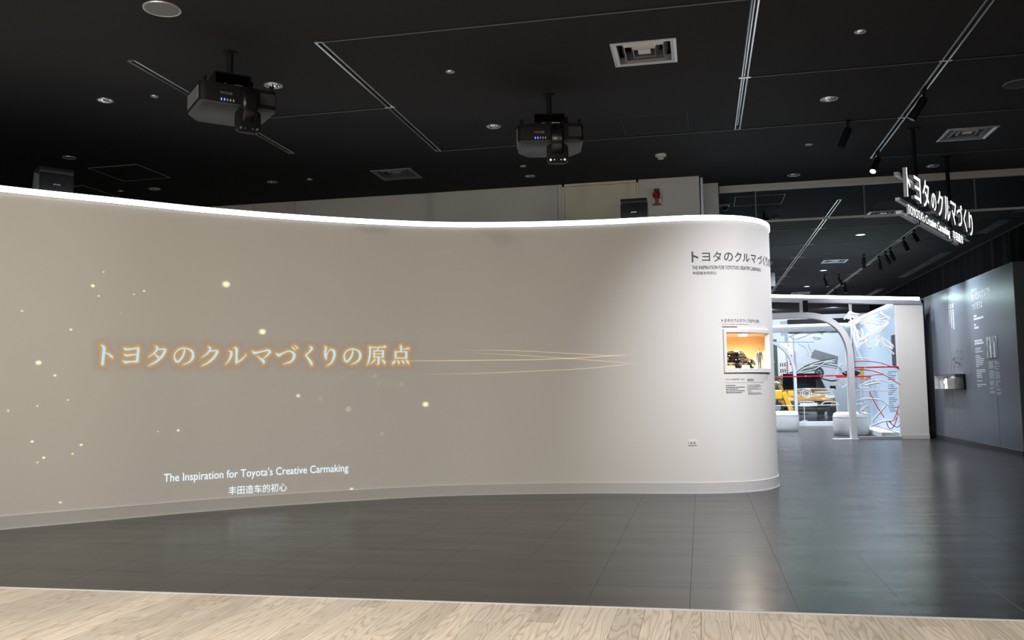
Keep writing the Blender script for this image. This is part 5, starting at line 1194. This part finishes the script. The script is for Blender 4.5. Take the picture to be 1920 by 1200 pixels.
# stanchion rail in front of the car
t = thing('low_rail', 'low white rail in front of the orange car', 'rail', (2.55, 28.0, 0))
for x in (-1.2, .0, .42, 1.35): MB().cyl((x, 0, 0), (x, 0, .46), .012, n=8).build('post', M['white'], t); MB().lathe([(.09, 0), (.09, .01), (.02, .016)], (x, 0, 0), 16, cap1=True).build('foot', M['white'], t)
MB().cyl((-1.2, 0, .455), (1.35, 0, .455), .010, n=8).build('top_rail', M['white'], t)

# yellow machine seen through the inner arch
t = thing('yellow_machine', 'yellow machine with a black roller seen through the inner arch', 'machine', (2.37, 28.8, 0))
MB().box(-.55, .40, -.30, .30, .10, .20).build('chassis', M['black'], t, bevel=.02)
MB().box(-.50, -.30, -.20, .20, .20, 1.00).build('mast', M['yellow'], t, bevel=.02)
MB().prism([(-.30, -.18), (.05, -.18), (.10, .18), (-.30, .18)], .62, .92).build('engine_cover', M['yellow'], t, bevel=.04)
MB(Matrix.Translation((.20, 0, .55)) @ Matrix.Rotation(-.35, 4, 'Y')).box(-.08, .08, -.14, .14, -.30, .32).build('boom', M['yellow'], t, bevel=.03)
MB(Matrix.Translation((.34, 0, .78))).box(-.12, .12, -.12, .12, -.08, .10).build('control_box', M['yellow'], t, bevel=.03)
MB().cyl((-.10, -.26, .38), (-.10, .26, .38), .17, n=24).build('drum', M['rubber'], t, smooth=True)
MB().cyl((-.10, -.28, .38), (-.10, -.255, .38), .08, n=18).build('drum_hub', M['alu'], t)
MB().tube([(-.4, -.1, 1.0), (-.35, -.12, 1.12), (-.1, -.1, 1.16), (.05, -.08, 1.05), (.1, -.05, .9)], .035, 8).build('hose', M['brass'], t, smooth=True)
for x in (-.42, .28):
    for y in (-.3, .3): MB().cyl((x, y-.05, .12), (x, y+.05, .12), .12, n=18).build('wheel', M['rubber'], t, smooth=True)

# ------------------------------------------------------------------ murals and boards at the far end
t = thing('car_mural', 'cool white mural of a sketched car on the far gallery wall', 'mural', (0, 0, 0))
MURAL_LINES = [[(a*1.0431, 1+(b-1)*1.0431) for a, b in P] for P in MURAL_LINES]
MB().box(3.18, 6.15, 34.37, 34.45, .0, 3.0).build('panel', M['bluewhite'], t)
for P in MURAL_LINES: strokes('sketch_line', P, 34.35, .018, M['dgrey'], t)
for P in MURAL_LINES[:3]: strokes('sketch_highlight', [(a, b-.05) for a, b in P], 34.355, .03, M['deskwhite'], t)
MB().add([(3.95, 34.36, 2.05), (4.05, 34.36, 2.36), (4.9, 34.36, 2.08), (4.85, 34.36, 1.78)], [(0, 1, 2, 3)]).build('grey_smear', M['mgrey'], t, recalc=False)
MB().box(3.18, 6.15, 34.1, 34.45, 3.0, 3.45).build('dark_valance', M['black'], t)
t = thing('banner', 'white hanging banner with red marks between the arch and the car mural', 'banner', (3.22, 34.05, 0))
MB().box(-.10, .10, -.01, .01, 0.0, 2.45).build('cloth', M['deskwhite'], t)
for k_ in range(4): MB().box(-.05, .05, -.014, -.01, 2.1-.1*k_, 2.16-.1*k_).build('red_mark', M['red'], t)
for k_ in range(3): MB().box(-.06, .06, -.014, -.01, 1.5-.12*k_, 1.55-.12*k_).build('dark_mark', M['ink'], t)
t = thing('green_board', 'dark green display board with pale pictograms seen through the inner arch', 'display board', (2.46, 34.2, 0))
MB().box(-.30, .30, -.03, .03, 0, 2.75).build('panel', M['greenboard'], t)
r = random.Random(8)
for k_ in range(12):
    z = 2.55-.2*k_; x = r.uniform(-.16, .12)
    MB(Matrix.Translation((x, -.035, z)) @ XZ).prism([(.10*math.cos(a*PI/6)*r.uniform(.5, 1.1), .085*math.sin(a*PI/6)*r.uniform(.5, 1.1)) for a in range(12)], -.004, .004).build('pictogram', M['deskwhite'], t)
t = thing('pictogram_board', 'white display board with small dark figures and red characters, behind the inner arch', 'display board', (2.97, 34.2, 0))
MB().box(-.20, .18, -.02, .02, 0, 2.6).build('panel', M['deskwhite'], t)
for k_ in range(6):
    for q in range(3): MB().box(-.12+.075*q, -.085+.075*q, -.026, -.02, 1.75-.22*k_, 1.88-.22*k_).build('dark_figure', M['ink'], t)
for k_ in range(7): MB().box(.11, .15, -.026, -.02, 1.85-.09*k_, 1.90-.09*k_).build('red_character', M['red'], t)
t = thing('white_panel_wall', 'plain white panel at the far left end of the gallery', 'panel', (.6, 34.2, 0)); MB().box(-2.2, 1.25, -.05, .05, 0, 2.6).build('board', M['deskwhite'], t)
MB().box(-2.2, 1.25, -.06, .06, 2.6, 2.64).build('top_cap', M['alulight'], t)
